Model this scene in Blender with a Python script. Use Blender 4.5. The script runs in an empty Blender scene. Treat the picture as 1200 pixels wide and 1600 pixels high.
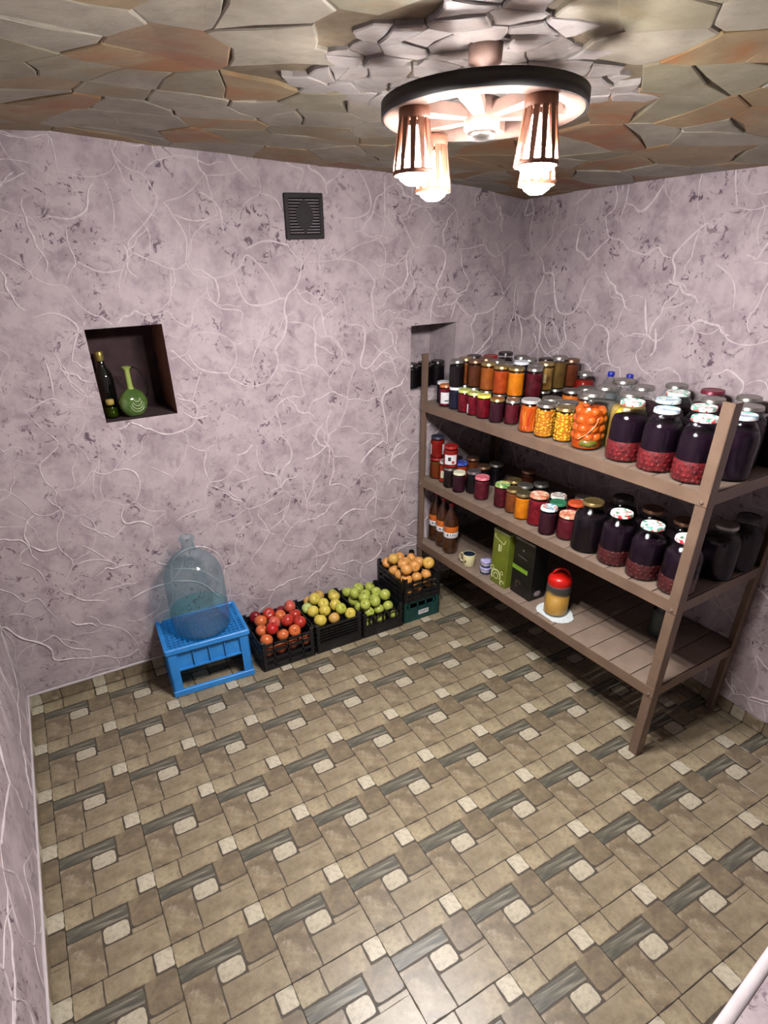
import bpy, math, random
from mathutils import Vector, Matrix

PI = math.pi
S = bpy.context.scene
COL = S.collection

# ------------------------------------------------------------------ camera
cam_d = bpy.data.cameras.new('camera')
cam = bpy.data.objects.new('camera', cam_d)
COL.objects.link(cam)
RIGHT = Vector((0.87663, -0.48062, -0.02286))
DOWN = Vector((-0.25373, -0.42138, -0.87067))
FWD = Vector((0.40883, 0.76905, -0.49134))
m = Matrix.Identity(4)
for i in range(3):
    m[i][0] = RIGHT[i]
    m[i][1] = -DOWN[i]
    m[i][2] = -FWD[i]
m.translation = Vector((0.3822, -2.7588, 1.9701))
cam.matrix_world = m
cam_d.sensor_fit = 'HORIZONTAL'
cam_d.sensor_width = 36.0
cam_d.lens = 913.55 * 36.0 / 1200.0
cam_d.shift_x = 29.0 / 1200.0
cam_d.shift_y = 97.5 / 1200.0
cam_d.clip_start = 0.02
S.camera = cam

# ------------------------------------------------------------------ world, exposure
W = bpy.data.worlds.new('world')
S.world = W
W.use_nodes = True
bg = W.node_tree.nodes['Background']
bg.inputs[0].default_value = (0.80, 0.86, 1.0, 1)
bg.inputs[1].default_value = 0.05
S.view_settings.view_transform = 'Standard'
S.view_settings.look = 'None'
S.view_settings.gamma = 1.0
S.view_settings.use_curve_mapping = False
S.view_settings.exposure = 0.95
BULB_STRENGTH = 640.0
S.cycles.max_bounces = 8
S.cycles.diffuse_bounces = 1
S.cycles.glossy_bounces = 4
S.cycles.transmission_bounces = 4
S.cycles.transparent_max_bounces = 24
S.cycles.caustics_reflective = False
S.cycles.caustics_refractive = False
S.cycles.sample_clamp_indirect = 0.0

# ------------------------------------------------------------------ materials
def srgb(h):
    h = h.lstrip('#')
    o = []
    for i in (0, 2, 4):
        c = int(h[i:i + 2], 16) / 255.0
        o.append(c / 12.92 if c <= 0.04045 else ((c + 0.055) / 1.055) ** 2.4)
    return (o[0], o[1], o[2], 1.0)

class NT:
    def __init__(self, name):
        self.m = bpy.data.materials.new(name)
        self.m.use_nodes = True
        self.t = self.m.node_tree
        self.n = self.t.nodes
        self.b = self.n['Principled BSDF']
    def node(self, typ, **kw):
        n = self.n.new(typ)
        for k, v in kw.items():
            setattr(n, k, v)
        return n
    def link(self, a, b):
        self.t.links.new(a, b)
    def coord(self, which='Object'):
        if not hasattr(self, '_c'):
            self._c = self.node('ShaderNodeTexCoord')
        return self._c.outputs[which]
    def noise(self, scale, detail=4, rough=0.55, which='Object', vec=None, dist=0.0):
        n = self.node('ShaderNodeTexNoise')
        n.inputs['Scale'].default_value = scale
        n.inputs['Detail'].default_value = detail
        n.inputs['Roughness'].default_value = rough
        n.inputs['Distortion'].default_value = dist
        self.link(vec or self.coord(which), n.inputs['Vector'])
        return n.outputs['Fac']
    def ramp(self, fac, stops, interp='LINEAR'):
        r = self.node('ShaderNodeValToRGB')
        r.color_ramp.interpolation = interp
        el = r.color_ramp.elements
        while len(el) < len(stops):
            el.new(0.5)
        for e, (p, c) in zip(el, stops):
            e.position = p
            e.color = c if len(c) == 4 else (*c, 1)
        self.link(fac, r.inputs[0])
        return r.outputs[0]
    def mix(self, fac, a, b, mode='MIX'):
        x = self.node('ShaderNodeMix', data_type='RGBA', blend_type=mode)
        for sock, v in ((x.inputs[0], fac), (x.inputs[6], a), (x.inputs[7], b)):
            if hasattr(v, 'is_linked'):
                self.link(v, sock)
            else:
                sock.default_value = v
        return x.outputs[2]
    def bump(self, h, strength=0.3, dist=0.002):
        b = self.node('ShaderNodeBump')
        b.inputs['Strength'].default_value = strength
        b.inputs['Distance'].default_value = dist
        self.link(h, b.inputs['Height'])
        self.link(b.outputs[0], self.b.inputs['Normal'])
    def set(self, **kw):
        for k, v in kw.items():
            s = self.b.inputs[k.replace('_', ' ')]
            if hasattr(v, 'is_linked'):
                self.link(v, s)
            else:
                s.default_value = v
        return self.m

MATS = {}
def simple(name, c, c2=None, scale=20, rough=0.5, metal=0.0, coat=0.0, bump=0.0, which='Object', bscale=None, lo=.35, hi=.65):
    """plain procedural material: two colours mixed by noise"""
    if name in MATS:
        return MATS[name]
    k = NT(name)
    c = srgb(c)
    c2 = srgb(c2) if c2 else tuple(min(1, v * 1.18) for v in c[:3]) + (1,)
    f = k.noise(scale, 4, .55, which)
    k.set(Base_Color=k.ramp(f, [(lo, c), (hi, c2)]), Roughness=rough, Metallic=metal, Coat_Weight=coat)
    k.b.inputs['Coat Roughness'].default_value = 0.04
    if bump:
        k.bump(k.noise(bscale or scale * 2, 4, .6, which), bump)
    MATS[name] = k.m
    return k.m

def thin_glass(name, tint, edge=None, rough=0.07, ior=1.40, dust=0.0):
    """a thin wall of clear glass: lets the view through with its tint, mirrors at grazing angles"""
    if name in MATS:
        return MATS[name]
    k = NT(name)
    out = k.n['Material Output']
    tr = k.node('ShaderNodeBsdfTransparent')
    gl = k.node('ShaderNodeBsdfGlossy')
    gl.inputs['Roughness'].default_value = rough
    gl.inputs['Color'].default_value = (1, 1, 1, 1)
    # Schlick reflectance, the same from both sides of the thin wall
    fw = k.node('ShaderNodeLayerWeight')
    fw.inputs['Blend'].default_value = 0.5
    p5 = k.node('ShaderNodeMath', operation='POWER')
    k.link(fw.outputs['Facing'], p5.inputs[0])
    p5.inputs[1].default_value = 5.0
    f0 = ((ior - 1) / (ior + 1)) ** 2
    fr = k.node('ShaderNodeMath', operation='MULTIPLY_ADD')
    k.link(p5.outputs[0], fr.inputs[0])
    fr.inputs[1].default_value = (1 - f0) * .55
    fr.inputs[2].default_value = f0
    if edge:
        lw = k.node('ShaderNodeLayerWeight')
        lw.inputs['Blend'].default_value = 0.35
        cr = k.ramp(lw.outputs['Facing'], [(0.0, tint), (1.0, edge)])
        k.link(cr, tr.inputs['Color'])
    else:
        tr.inputs['Color'].default_value = tint
    mx = k.node('ShaderNodeMixShader')
    k.link(fr.outputs[0], mx.inputs[0])
    k.link(tr.outputs[0], mx.inputs[1])
    k.link(gl.outputs[0], mx.inputs[2])
    last = mx.outputs[0]
    if dust:
        df = k.node('ShaderNodeBsdfDiffuse')
        df.inputs['Color'].default_value = (.75, .80, .82, 1)
        m2 = k.node('ShaderNodeMixShader')
        m2.inputs[0].default_value = dust
        k.link(last, m2.inputs[1])
        k.link(df.outputs[0], m2.inputs[2])
        last = m2.outputs[0]
    k.link(last, out.inputs['Surface'])
    k.n.remove(k.b)
    MATS[name] = k.m
    return k.m

def emitter(name, col, strength):
    if name in MATS:
        return MATS[name]
    k = NT(name)
    k.set(Base_Color=(1, 1, 1, 1), Emission_Color=col, Emission_Strength=strength)
    MATS[name] = k.m
    return k.m

# ------------------------------------------------------------------ meshes
class MB:
    """collects polygons, gives one mesh"""
    def __init__(self):
        self.v, self.f, self.mi, self.sm = [], [], [], []
    def add(self, vs, fs, mi=0, smooth=False):
        o = len(self.v)
        self.v += [tuple(p) for p in vs]
        self.f += [[i + o for i in q] for q in fs]
        self.mi += [mi] * len(fs)
        self.sm += [smooth] * len(fs)
        return self
    def box(self, x0, x1, y0, y1, z0, z1, mi=0, c=0.0):
        if c <= 0:
            vs = [(x, y, z) for z in (z0, z1) for y in (y0, y1) for x in (x0, x1)]
            return self.add(vs, [(0, 2, 3, 1), (4, 5, 7, 6), (0, 1, 5, 4), (2, 6, 7, 3), (0, 4, 6, 2), (1, 3, 7, 5)], mi)
        c = min(c, (x1 - x0) / 2.2, (y1 - y0) / 2.2, (z1 - z0) / 2.2)
        def ring(z, i):
            return [(x0 + c + i, y0 + i, z), (x1 - c - i, y0 + i, z), (x1 - i, y0 + c + i, z), (x1 - i, y1 - c - i, z),
                    (x1 - c - i, y1 - i, z), (x0 + c + i, y1 - i, z), (x0 + i, y1 - c - i, z), (x0 + i, y0 + c + i, z)]
        h = c * .6
        vs = ring(z0, h) + ring(z0 + h, 0) + ring(z1 - h, 0) + ring(z1, h)
        fs = [tuple(range(7, -1, -1)), tuple(range(24, 32))]
        for k in range(3):
            for i in range(8):
                j = (i + 1) % 8
                fs.append((k * 8 + i, k * 8 + j, k * 8 + 8 + j, k * 8 + 8 + i))
        return self.add(vs, fs, mi)
    def lathe(self, prof, n=24, mi=0, smooth=True, cx=0, cy=0, close=True, a0=0.0):
        vs, fs = [], []
        rings = []
        for r, z in prof:
            if r < 1e-6:
                rings.append([len(vs)])
                vs.append((cx, cy, z))
            else:
                rings.append(list(range(len(vs), len(vs) + n)))
                vs += [(cx + r * math.cos(a0 + 2 * PI * i / n), cy + r * math.sin(a0 + 2 * PI * i / n), z) for i in range(n)]
        for a, b in zip(rings, rings[1:]):
            for i in range(n):
                j = (i + 1) % n
                if len(a) == 1 and len(b) == 1:
                    continue
                if len(a) == 1:
                    fs.append((a[0], b[j], b[i]))
                elif len(b) == 1:
                    fs.append((a[i], a[j], b[0]))
                else:
                    fs.append((a[i], a[j], b[j], b[i]))
        return self.add(vs, fs, mi, smooth)
    def tube(self, pts, rad, n=6, mi=0, cap=True):
        pts = [Vector(p) for p in pts]
        rs = rad if isinstance(rad, (list, tuple)) else [rad] * len(pts)
        vs, fs = [], []
        up = Vector((0, 0, 1))
        for i, p in enumerate(pts):
            d = (pts[min(i + 1, len(pts) - 1)] - pts[max(i - 1, 0)]).normalized()
            a = d.cross(up if abs(d.z) < .95 else Vector((1, 0, 0))).normalized()
            b = d.cross(a).normalized()
            for k in range(n):
                t = 2 * PI * k / n
                vs.append(p + (a * math.cos(t) + b * math.sin(t)) * rs[i])
        for i in range(len(pts) - 1):
            for k in range(n):
                j = (k + 1) % n
                fs.append((i * n + k, i * n + j, (i + 1) * n + j, (i + 1) * n + k))
        if cap:
            fs.append(tuple(range(n)))
            fs.append(tuple(range((len(pts) - 1) * n, len(pts) * n))[::-1])
        return self.add(vs, fs, mi, True)
    def sphere(self, c, r, mi=0, seg=8, rings=5, sq=(1, 1, 1)):
        vs = [(c[0], c[1], c[2] - r * sq[2])]
        for k in range(1, rings):
            t = PI * k / rings - PI / 2
            vs += [(c[0] + r * sq[0] * math.cos(t) * math.cos(2 * PI * i / seg), c[1] + r * sq[1] * math.cos(t) * math.sin(2 * PI * i / seg), c[2] + r * sq[2] * math.sin(t)) for i in range(seg)]
        vs.append((c[0], c[1], c[2] + r * sq[2]))
        fs = [(0, 1 + (i + 1) % seg, 1 + i) for i in range(seg)]
        for k in range(rings - 2):
            for i in range(seg):
                j = (i + 1) % seg
                fs.append((1 + k * seg + i, 1 + k * seg + j, 1 + (k + 1) * seg + j, 1 + (k + 1) * seg + i))
        e = len(vs) - 1
        fs += [(e, 1 + (rings - 2) * seg + i, 1 + (rings - 2) * seg + (i + 1) % seg) for i in range(seg)]
        return self.add(vs, fs, mi, True)
    def prism(self, poly, z0, z1, mi=0, inset=0.0, ins_h=0.0):
        """extruded outline (counter-clockwise); the z1 end is chamfered by inset when given"""
        n = len(poly)
        if inset:
            cx = sum(p[0] for p in poly) / n
            cy = sum(p[1] for p in poly) / n
            inn = []
            for p in poly:
                d = math.hypot(p[0] - cx, p[1] - cy) or 1
                k = max(0, 1 - inset / d)
                inn.append((cx + (p[0] - cx) * k, cy + (p[1] - cy) * k))
            vs = [(x, y, z0) for x, y in poly] + [(x, y, z1 - ins_h) for x, y in poly] + [(x, y, z1) for x, y in inn]
            L = 3
        else:
            vs = [(x, y, z0) for x, y in poly] + [(x, y, z1) for x, y in poly]
            L = 2
        fs = [tuple(range(n))[::-1], tuple(range((L - 1) * n, L * n))]
        for k in range(L - 1):
            for i in range(n):
                j = (i + 1) % n
                fs.append((k * n + i, k * n + j, (k + 1) * n + j, (k + 1) * n + i))
        return self.add(vs, fs, mi)
    def xf(self, M, start=0):
        for i in range(start, len(self.v)):
            self.v[i] = tuple(M @ Vector(self.v[i]))
        return self
    def mesh(self, name, *mats):
        me = bpy.data.meshes.new(name)
        me.from_pydata(self.v, [], self.f)
        for x in mats:
            me.materials.append(x)
        me.polygons.foreach_set('material_index', self.mi)
        me.polygons.foreach_set('use_smooth', self.sm)
        me.update()
        return me

def link(name, me, parent=None, loc=None, rot=None, label=None):
    o = bpy.data.objects.new(name, me)
    COL.objects.link(o)
    if parent is not None:
        o.parent = parent
    if loc is not None:
        o.location = loc
    if rot is not None:
        o.rotation_euler = rot
    if label:
        o['label'] = label
    return o

def thing(name, label, cat, loc=(0, 0, 0), rotz=0.0, group=None, rot=None, me=None):
    o = link(name, me, None, loc, rot or (0, 0, rotz))
    o['label'] = label
    o['category'] = cat
    if group:
        o['group'] = group
    return o

def struct(name, me, parent=None, label=None):
    o = link(name, me, parent)
    o['kind'] = 'structure'
    if label:
        o['label'] = label
    return o

# ------------------------------------------------------------------ the room
XL, XR, YF = -0.05, 2.845, -3.70       # left wall, right wall, front wall (back wall is y = 0)
BB = 0.072                              # height of the tile baseboard
RNG = random.Random(11)

def lerp_prof(x, P):
    for (a, za), (b, zb) in zip(P, P[1:]):
        if x <= b:
            t = max(0, (x - a) / (b - a))
            return za + (zb - za) * t
    return P[-1][1]
CEIL = [(-.2, 2.31), (.35, 2.325), (.75, 2.338), (1.02, 2.313), (1.40, 2.293), (1.96, 2.258), (2.55, 2.19), (2.80, 2.152), (3.1, 2.14)]
def zc(x, y):
    return lerp_prof(x, CEIL) + 0.028 * min(1.9, -y) * max(0.0, min(1, x / 2.8)) + .008 * math.sin(3.1 * x + 2.3 * y)

def plaster():
    k = NT('mauve_decorative_plaster')
    big = k.noise(1.7, 5, .6)
    mid = k.noise(7, 6, .65)
    base = k.mix(big, srgb('#b6a7ab'), srgb('#c6b6b9'))
    base = k.mix(k.ramp(mid, [(.42, (0, 0, 0)), (.62, (1, 1, 1))]), base, srgb('#a6969b'))
    smear = k.noise(26, 3, .7, dist=1.2)
    patch = k.noise(4.2, 3, .5)
    mk = k.node('ShaderNodeMath', operation='MULTIPLY')
    k.link(k.ramp(smear, [(.57, (0, 0, 0)), (.64, (1, 1, 1))]), mk.inputs[0])
    k.link(k.ramp(patch, [(.42, (0, 0, 0)), (.58, (1, 1, 1))]), mk.inputs[1])
    base = k.mix(mk.outputs[0], base, srgb('#665560'))
    cloud = k.mix(k.ramp(k.noise(9, 5, .7, dist=.8), [(.52, (0, 0, 0)), (.70, (.7, .7, .7))]), base, srgb('#8b7a82'))
    k.set(Base_Color=cloud, Roughness=.62)
    k.b.inputs['Specular IOR Level'].default_value = .3
    k.bump(k.noise(45, 6, .7), .35, .003)
    return k.m
M_PLASTER = plaster()
M_VEIN = simple('pale_plaster_strands', '#cbbdc0', '#d6c9cb', 30, .55, bump=.2)
M_RAW = simple('bare_brown_masonry', '#7d5341', '#93654f', 14, .85, bump=.4)
M_LIT_EDGE = simple('lit_plaster_edge', '#cfc3c6', '#dcd2d4', 12, .6)  # plaster edge paler than the walls: the light it catches is in the colour
M_BACKING = simple('brown_mortar', '#5f5342', '#706350', 25, .9, bump=.3)
M_GROUT = simple('grey_grout', '#8b8272', '#978e7d', 40, .8)
M_JOINT = simple('dark_tile_joint', '#3f372d', '#52483b', 60, .6)

# walls: faces on a grid of cells, cells of a niche left out; then the niche box
def wall_cells(us, vs_, holes, place, top=None):
    b = MB()
    for i in range(len(us) - 1):
        for j in range(len(vs_) - 1):
            u0, u1, v0, v1 = us[i], us[i + 1], vs_[j], vs_[j + 1]
            uc, vc = (u0 + u1) / 2, (v0 + v1) / 2
            if any(h[0] < uc < h[1] and h[2] < vc < h[3] for h in holes):
                continue
            b.add([place(u0, v0, 0), place(u1, v0, 0), place(u1, v1, 0), place(u0, v1, 0)], [(0, 1, 2, 3)])
    return b

N1 = (0.600, 0.905, 1.324, 1.698)
N2 = (2.153, 2.438, 1.268, 1.597)
TOPZ = 2.42
pb = lambda u, v, d: (u, d - .004, v)
b = wall_cells([XL - .1, N1[0], N1[1], N2[0], N2[1], XR + .1], [BB, N2[2], N1[2], N2[3], N1[3], TOPZ], [N1, N2], pb)
# back and underside of the wall, so that it has its thickness
b.add([(XL - .1, .40, 0), (XR + .1, .40, 0), (XR + .1, .40, TOPZ), (XL - .1, .40, TOPZ)], [(0, 1, 2, 3)])
b.add([(XL - .1, -.004, BB), (XR + .1, -.004, BB), (XR + .1, .40, BB), (XL - .1, .40, BB)], [(3, 2, 1, 0)])
wall_back = struct('wall_back', b.mesh('wall_back', M_PLASTER))

def niche(N, depth, mat_in, mat_side):
    x0, x1, z0, z1 = N
    y0, y1 = -.004, depth
    q = MB()
    q.add([(x0, y1, z0), (x1, y1, z0), (x1, y1, z1), (x0, y1, z1)], [(0, 1, 2, 3)], 0)
    q.add([(x0, y0, z0), (x0, y1, z0), (x0, y1, z1), (x0, y0, z1)], [(0, 1, 2, 3)], 1)
    q.add([(x1, y0, z0), (x1, y1, z0), (x1, y1, z1), (x1, y0, z1)], [(3, 2, 1, 0)], 1)
    q.add([(x0, y0, z0), (x1, y0, z0), (x1, y1, z0), (x0, y1, z0)], [(0, 1, 2, 3)], 0)
    q.add([(x0, y0, z1), (x1, y0, z1), (x1, y1, z1), (x0, y1, z1)], [(3, 2, 1, 0)], 0)
    return q.mesh('niche', mat_in, mat_side)
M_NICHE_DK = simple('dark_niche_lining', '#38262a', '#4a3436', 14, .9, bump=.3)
link('niche', niche(N1, .26, M_NICHE_DK, M_RAW), wall_back, label='dark brown unplastered niche')
link('niche', niche(N2, .24, M_PLASTER, M_PLASTER), wall_back, label='plastered niche behind the shelf')

b = MB()
yl = [0.1, -1.0, -2.0, -3.0, -4.2]
b.add([(XL, y, z) for y in (.1, -4.2) for z in (BB, TOPZ)], [(0, 1, 3, 2)])
b.add([(XL - .2, y, z) for y in (.1, -4.2) for z in (BB, TOPZ)], [(2, 3, 1, 0)])
b.add([(XL - .2, .1, BB), (XL, .1, BB), (XL, -4.2, BB), (XL - .2, -4.2, BB)], [(0, 1, 2, 3)])
wall_left = struct('wall_left', b.mesh('wall_left', M_PLASTER))
b = MB()
b.add([(XR, y, z) for y in (.1, YF - .2) for z in (BB, TOPZ)], [(2, 3, 1, 0)])
b.add([(XR + .2, y, z) for y in (.1, YF - .2) for z in (BB, TOPZ)], [(0, 1, 3, 2)])
b.add([(XR + .2, .1, BB), (XR, .1, BB), (XR, YF - .2, BB), (XR + .2, YF - .2, BB)], [(3, 2, 1, 0)])
wall_right = struct('wall_right', b.mesh('wall_right', M_PLASTER))
b = MB().box(XL - .2, .25, YF - .16, YF, 0, TOPZ)
b.box(1.15, XR + .2, YF - .16, YF, 0, TOPZ).box(.25, 1.15, YF - .16, YF, 2.05, TOPZ)
wall_front = struct('wall_front', b.mesh('wall_front', M_PLASTER))
# low plastered parapet in front of the viewer, its far edge rounded and lit by its colour
PA = math.atan2(.030, .218)
par = MB().box(0, 1.9, -.20, 0, 0, .885, c=.012)
par.xf(Matrix.Translation((.98, -2.635, 0)) @ Matrix.Rotation(PA, 4, 'Z'))
wall_stair = struct('wall_stair', par.mesh('wall_stair', M_PLASTER))
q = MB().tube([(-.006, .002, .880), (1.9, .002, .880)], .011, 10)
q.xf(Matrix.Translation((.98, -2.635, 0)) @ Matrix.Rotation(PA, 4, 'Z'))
struct('trim_2', q.mesh('trim', M_LIT_EDGE))
# plaster lip at the foot of the walls, caught light put into its colour
struct('trim_1', MB().box(XL - .01, XL + .006, -4.2, -.004, BB - .004, BB + .012, c=.004).mesh('trim', M_LIT_EDGE))
struct('trim_3', MB().box(XL, XR, -.010, .0, BB - .004, BB + .010, c=.004).mesh('trim', M_LIT_EDGE))

# ---- raised plaster strands: a network of wandering ridges on each wall
def clip_cell(p, others, box):
    poly = [(box[0], box[2]), (box[1], box[2]), (box[1], box[3]), (box[0], box[3])]
    for q in others:
        mx, my = (p[0] + q[0]) / 2, (p[1] + q[1]) / 2
        dx, dy = q[0] - p[0], q[1] - p[1]
        out = []
        for i in range(len(poly)):
            a, c = poly[i], poly[(i + 1) % len(poly)]
            da = (a[0] - mx) * dx + (a[1] - my) * dy
            dc = (c[0] - mx) * dx + (c[1] - my) * dy
            if da <= 0:
                out.append(a)
            if (da < 0 < dc) or (dc < 0 < da):
                t = da / (da - dc)
                out.append((a[0] + (c[0] - a[0]) * t, a[1] + (c[1] - a[1]) * t))
        poly = out
        if len(poly) < 3:
            return []
    return poly

def voronoi(pts, box, reach):
    cells = []
    for i, p in enumerate(pts):
        near = sorted((q for k, q in enumerate(pts) if k != i and abs(q[0] - p[0]) < reach and abs(q[1] - p[1]) < reach), key=lambda q: (q[0] - p[0]) ** 2 + (q[1] - p[1]) ** 2)
        cells.append(clip_cell(p, near[:24], box))
    return cells

def strands(seed, u0, u1, v0, v1, step, holes, place):
    rr = random.Random(seed)
    pts = []
    nu, nv = int((u1 - u0) / step), int((v1 - v0) / step)
    for i in range(nu + 1):
        for j in range(nv + 1):
            pts.append((u0 + (i + .5 * (j % 2) + rr.uniform(-.42, .42)) * step, v0 + (j + rr.uniform(-.42, .42)) * step))
    edges = {}
    key = lambda p: (round(p[0], 3), round(p[1], 3))
    for c in voronoi(pts, (u0, u1, v0, v1), step * 3):
        for a, d in zip(c, c[1:] + c[:1]):
            ka, kd = key(a), key(d)
            if ka != kd:
                edges[tuple(sorted((ka, kd)))] = 1
    adj = {}
    for a, d in edges:
        if rr.random() < .2:
            continue
        adj.setdefault(a, set()).add(d)
        adj.setdefault(d, set()).add(a)
    paths = []
    live = {tuple(sorted((a, d))) for a in adj for d in adj[a]}
    while live:
        e = live.pop()
        path = list(e)
        for end in (0, 1):
            for _ in range(rr.randint(1, 4)):
                tip, prev = (path[-1], path[-2]) if end else (path[0], path[1])
                opts = [t for t in adj[tip] if tuple(sorted((tip, t))) in live]
                if not opts:
                    break
                d0 = Vector((tip[0] - prev[0], tip[1] - prev[1])).normalized()
                t = max(opts, key=lambda t: d0.dot(Vector((t[0] - tip[0], t[1] - tip[1])).normalized()))
                live.discard(tuple(sorted((tip, t))))
                path = path + [t] if end else [t] + path
        paths.append(path)
    # a few loose whiskers
    for _ in range(int(len(paths) * .8)):
        p = [(rr.uniform(u0, u1), rr.uniform(v0, v1))]
        a = rr.uniform(0, 2 * PI)
        for _ in range(rr.randint(2, 4)):
            a += rr.uniform(-.8, .8)
            p.append((p[-1][0] + math.cos(a) * step * .38, p[-1][1] + math.sin(a) * step * .38))
        paths.append(p)
    q = MB()
    for path in paths:
        P = [Vector(p) for p in path]
        # bend long edges, then round the corners off
        Q = [P[0]]
        for a, d in zip(P, P[1:]):
            n = Vector((-(d - a).y, (d - a).x))
            Q += [(a + d) / 2 + n * rr.uniform(-.26, .26), d]
        for _ in range(2):
            R_ = [Q[0]]
            for a, d in zip(Q, Q[1:]):
                R_ += [a * .75 + d * .25, a * .25 + d * .75]
            Q = R_ + [Q[-1]]
        w0 = rr.choice((rr.uniform(.0016, .0032), rr.uniform(.0028, .0056)))
        L = len(Q)
        vs, ok = [], []
        for i, p in enumerate(Q):
            d = (Q[min(i + 1, L - 1)] - Q[max(i - 1, 0)])
            d = d.normalized() if d.length > 1e-9 else Vector((1, 0))
            n = Vector((-d.y, d.x))
            t = i / (L - 1)
            w = w0 * (.35 + .65 * math.sin(PI * min(1, max(0, t * .9 + .05)))) * (1 + .3 * math.sin(i * 1.7 + w0 * 9000))
            ok.append(u0 < p.x < u1 and v0 < p.y < v1 and not any(h[0] - .008 < p.x < h[1] + .008 and h[2] - .008 < p.y < h[3] + .008 for h in holes))
            for s, hgt in ((-1, -.001), (-.45, w * .9), (.45, w * .9), (1, -.001)):
                c = p + n * (w * s)
                vs.append(place(c.x, c.y, hgt))
        fs = []
        for i in range(L - 1):
            if ok[i] and ok[i + 1]:
                for k in range(3):
                    fs.append((i * 4 + k, i * 4 + k + 1, i * 4 + 5 + k, i * 4 + 4 + k))
        q.add(vs, fs, 0, True)
    return q.mesh('plaster_strand', M_VEIN)

VENT = (1.495, 1.678, 1.996, 2.169)
SK = 'stuff'
for wl, me in ((wall_back, strands(3, XL, XR, BB + .012, 2.34, .160, [N1, N2, VENT], lambda u, v, d: (u, -.004 - d, v))),
               (wall_right, strands(8, -2.6, -.004, BB + .012, 2.30, .160, [], lambda u, v, d: (XR - d, u, v))),
               (wall_left, strands(5, -2.7, -.004, BB + .012, 2.36, .26, [], lambda u, v, d: (XL + d, u, v)))):
    o = link('plaster_strand', me, wl)
    o['kind'] = SK

# ---- floor tiles
def stone_mat(name, a, b_, c=None, scale=9, rough=.36, streak=False):
    k = NT(name)
    if streak:
        mp = k.node('ShaderNodeMapping')
        mp.inputs['Scale'].default_value = (6, 60, 6)
        k.link(k.coord('Object'), mp.inputs['Vector'])
        f = k.noise(1.0, 5, .6, vec=mp.outputs[0], dist=.7)
        col = k.ramp(f, [(.34, srgb(a)), (.52, srgb(b_)), (.66, srgb(c))])
    else:
        f = k.noise(scale, 7, .62, dist=.35)
        col = k.ramp(f, [(.41, srgb(a)), (.59, srgb(b_))])
        fine = k.noise(scale * 7, 5, .75)
        col = k.mix(k.ramp(fine, [(.45, (0, 0, 0)), (.72, (.55, .55, .55))]), col, srgb('#5f5442'))
        if c:
            f2 = k.noise(scale * 2.6, 6, .7, dist=.6)
            col = k.mix(k.ramp(f2, [(.50, (0, 0, 0)), (.66, (.8, .8, .8))]), col, srgb(c))
    k.set(Base_Color=col, Roughness=rough)
    k.bump(k.noise(55, 4, .6), .12, .001)
    return k.m
TM = [M_JOINT,
      stone_mat('tan_stone', '#8e8069', '#a99b7e', '#84765d', 10),
      stone_mat('beige_stone', '#857760', '#a29377', '#8d806c', 7),
      stone_mat('cream_stone', '#b3a993', '#c5bba5', None, 10),
      stone_mat('slate_stone', '#44463f', '#645f52', '#8f8a7a', streak=True),
      stone_mat('taupe_stone', '#6d604e', '#877860', '#7a6e5b', 13),
      stone_mat('mottled_stone', '#736552', '#94846a', '#a49882', 9)]
T = 0.30
# u to the right, v towards the viewer, in tile widths; last number: corner rounding
PIECES = [(1, .002, .290, .002, .268, .012), (2, .302, .793, .002, .260, .012), (3, .808, .998, .002, .218, .015),
          (4, .002, .648, .286, .436, .012), (5, .664, .998, .240, .594, .045), (3, .366, .636, .452, .652, .045),
          (6, .002, .350, .450, .998, .010), (2, .360, .998, .670, .998, .010), (2, .654, .998, .612, .671, .004)]
def outline(u0, u1, v0, v1, rc, rr, jit):
    pts = []
    cs = [(u0, v0), (u1, v0), (u1, v1), (u0, v1)]
    for i in range(4):
        c, p, n = cs[i], cs[i - 1], cs[(i + 1) % 4]
        for o in (p, n):
            L = math.hypot(o[0] - c[0], o[1] - c[1])
            k = min(rc, L * .3) / L
            pts.append((c[0] + (o[0] - c[0]) * k, c[1] + (o[1] - c[1]) * k))
            if o is p and rc > .04:
                d = ((p[0] - c[0]) / abs(p[0] - c[0] + p[1] - c[1]) + (n[0] - c[0]) / abs(n[0] - c[0] + n[1] - c[1]), (p[1] - c[1]) / abs(p[0] - c[0] + p[1] - c[1]) + (n[1] - c[1]) / abs(n[0] - c[0] + n[1] - c[1]))
                pts.append((c[0] + d[0] * rc * .28, c[1] + d[1] * rc * .28))
        L = math.hypot(n[0] - c[0], n[1] - c[1])
        if L > .2:
            for t in (.35, .65):
                q = (c[0] + (n[0] - c[0]) * t, c[1] + (n[1] - c[1]) * t)
                nx, ny = -(n[1] - c[1]) / L, (n[0] - c[0]) / L
                s = rr.uniform(-jit, 0.3 * jit) * -1
                pts.append((q[0] + nx * s, q[1] + ny * s))
    return pts
def tile_mesh(rows=1.0, height=None):
    rr = random.Random(4)
    q = MB()
    q.box(.0006, T - .0006, -T * rows + .0006, -.0006, -.008, -.0018, 0)
    for mi, u0, u1, v0, v1, rc in PIECES:
        if v0 > rows:
            continue
        o = outline(u0, u1, v0, min(v1, rows - .004), rc, rr, .008)
        o = [(x * T, -y * T) for x, y in o][::-1]
        q.prism(o, -.004, -.0004 - rr.uniform(0, .0006), mi, .0012, .0010)
    return q.mesh('tile', *TM)
b = MB().box(XL - .2, XR + .2, -4.2, .1, -.06, -.008)
floor = struct('floor', b.mesh('floor', M_GROUT))
TILE = tile_mesh()
for j in range(11):
    for i in range(-1, 10):
        if j > 8 and i > 5:
            continue
        link('tile', TILE, floor, (i * T, -j * T, RNG.uniform(-.0004, .0002)))
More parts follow.
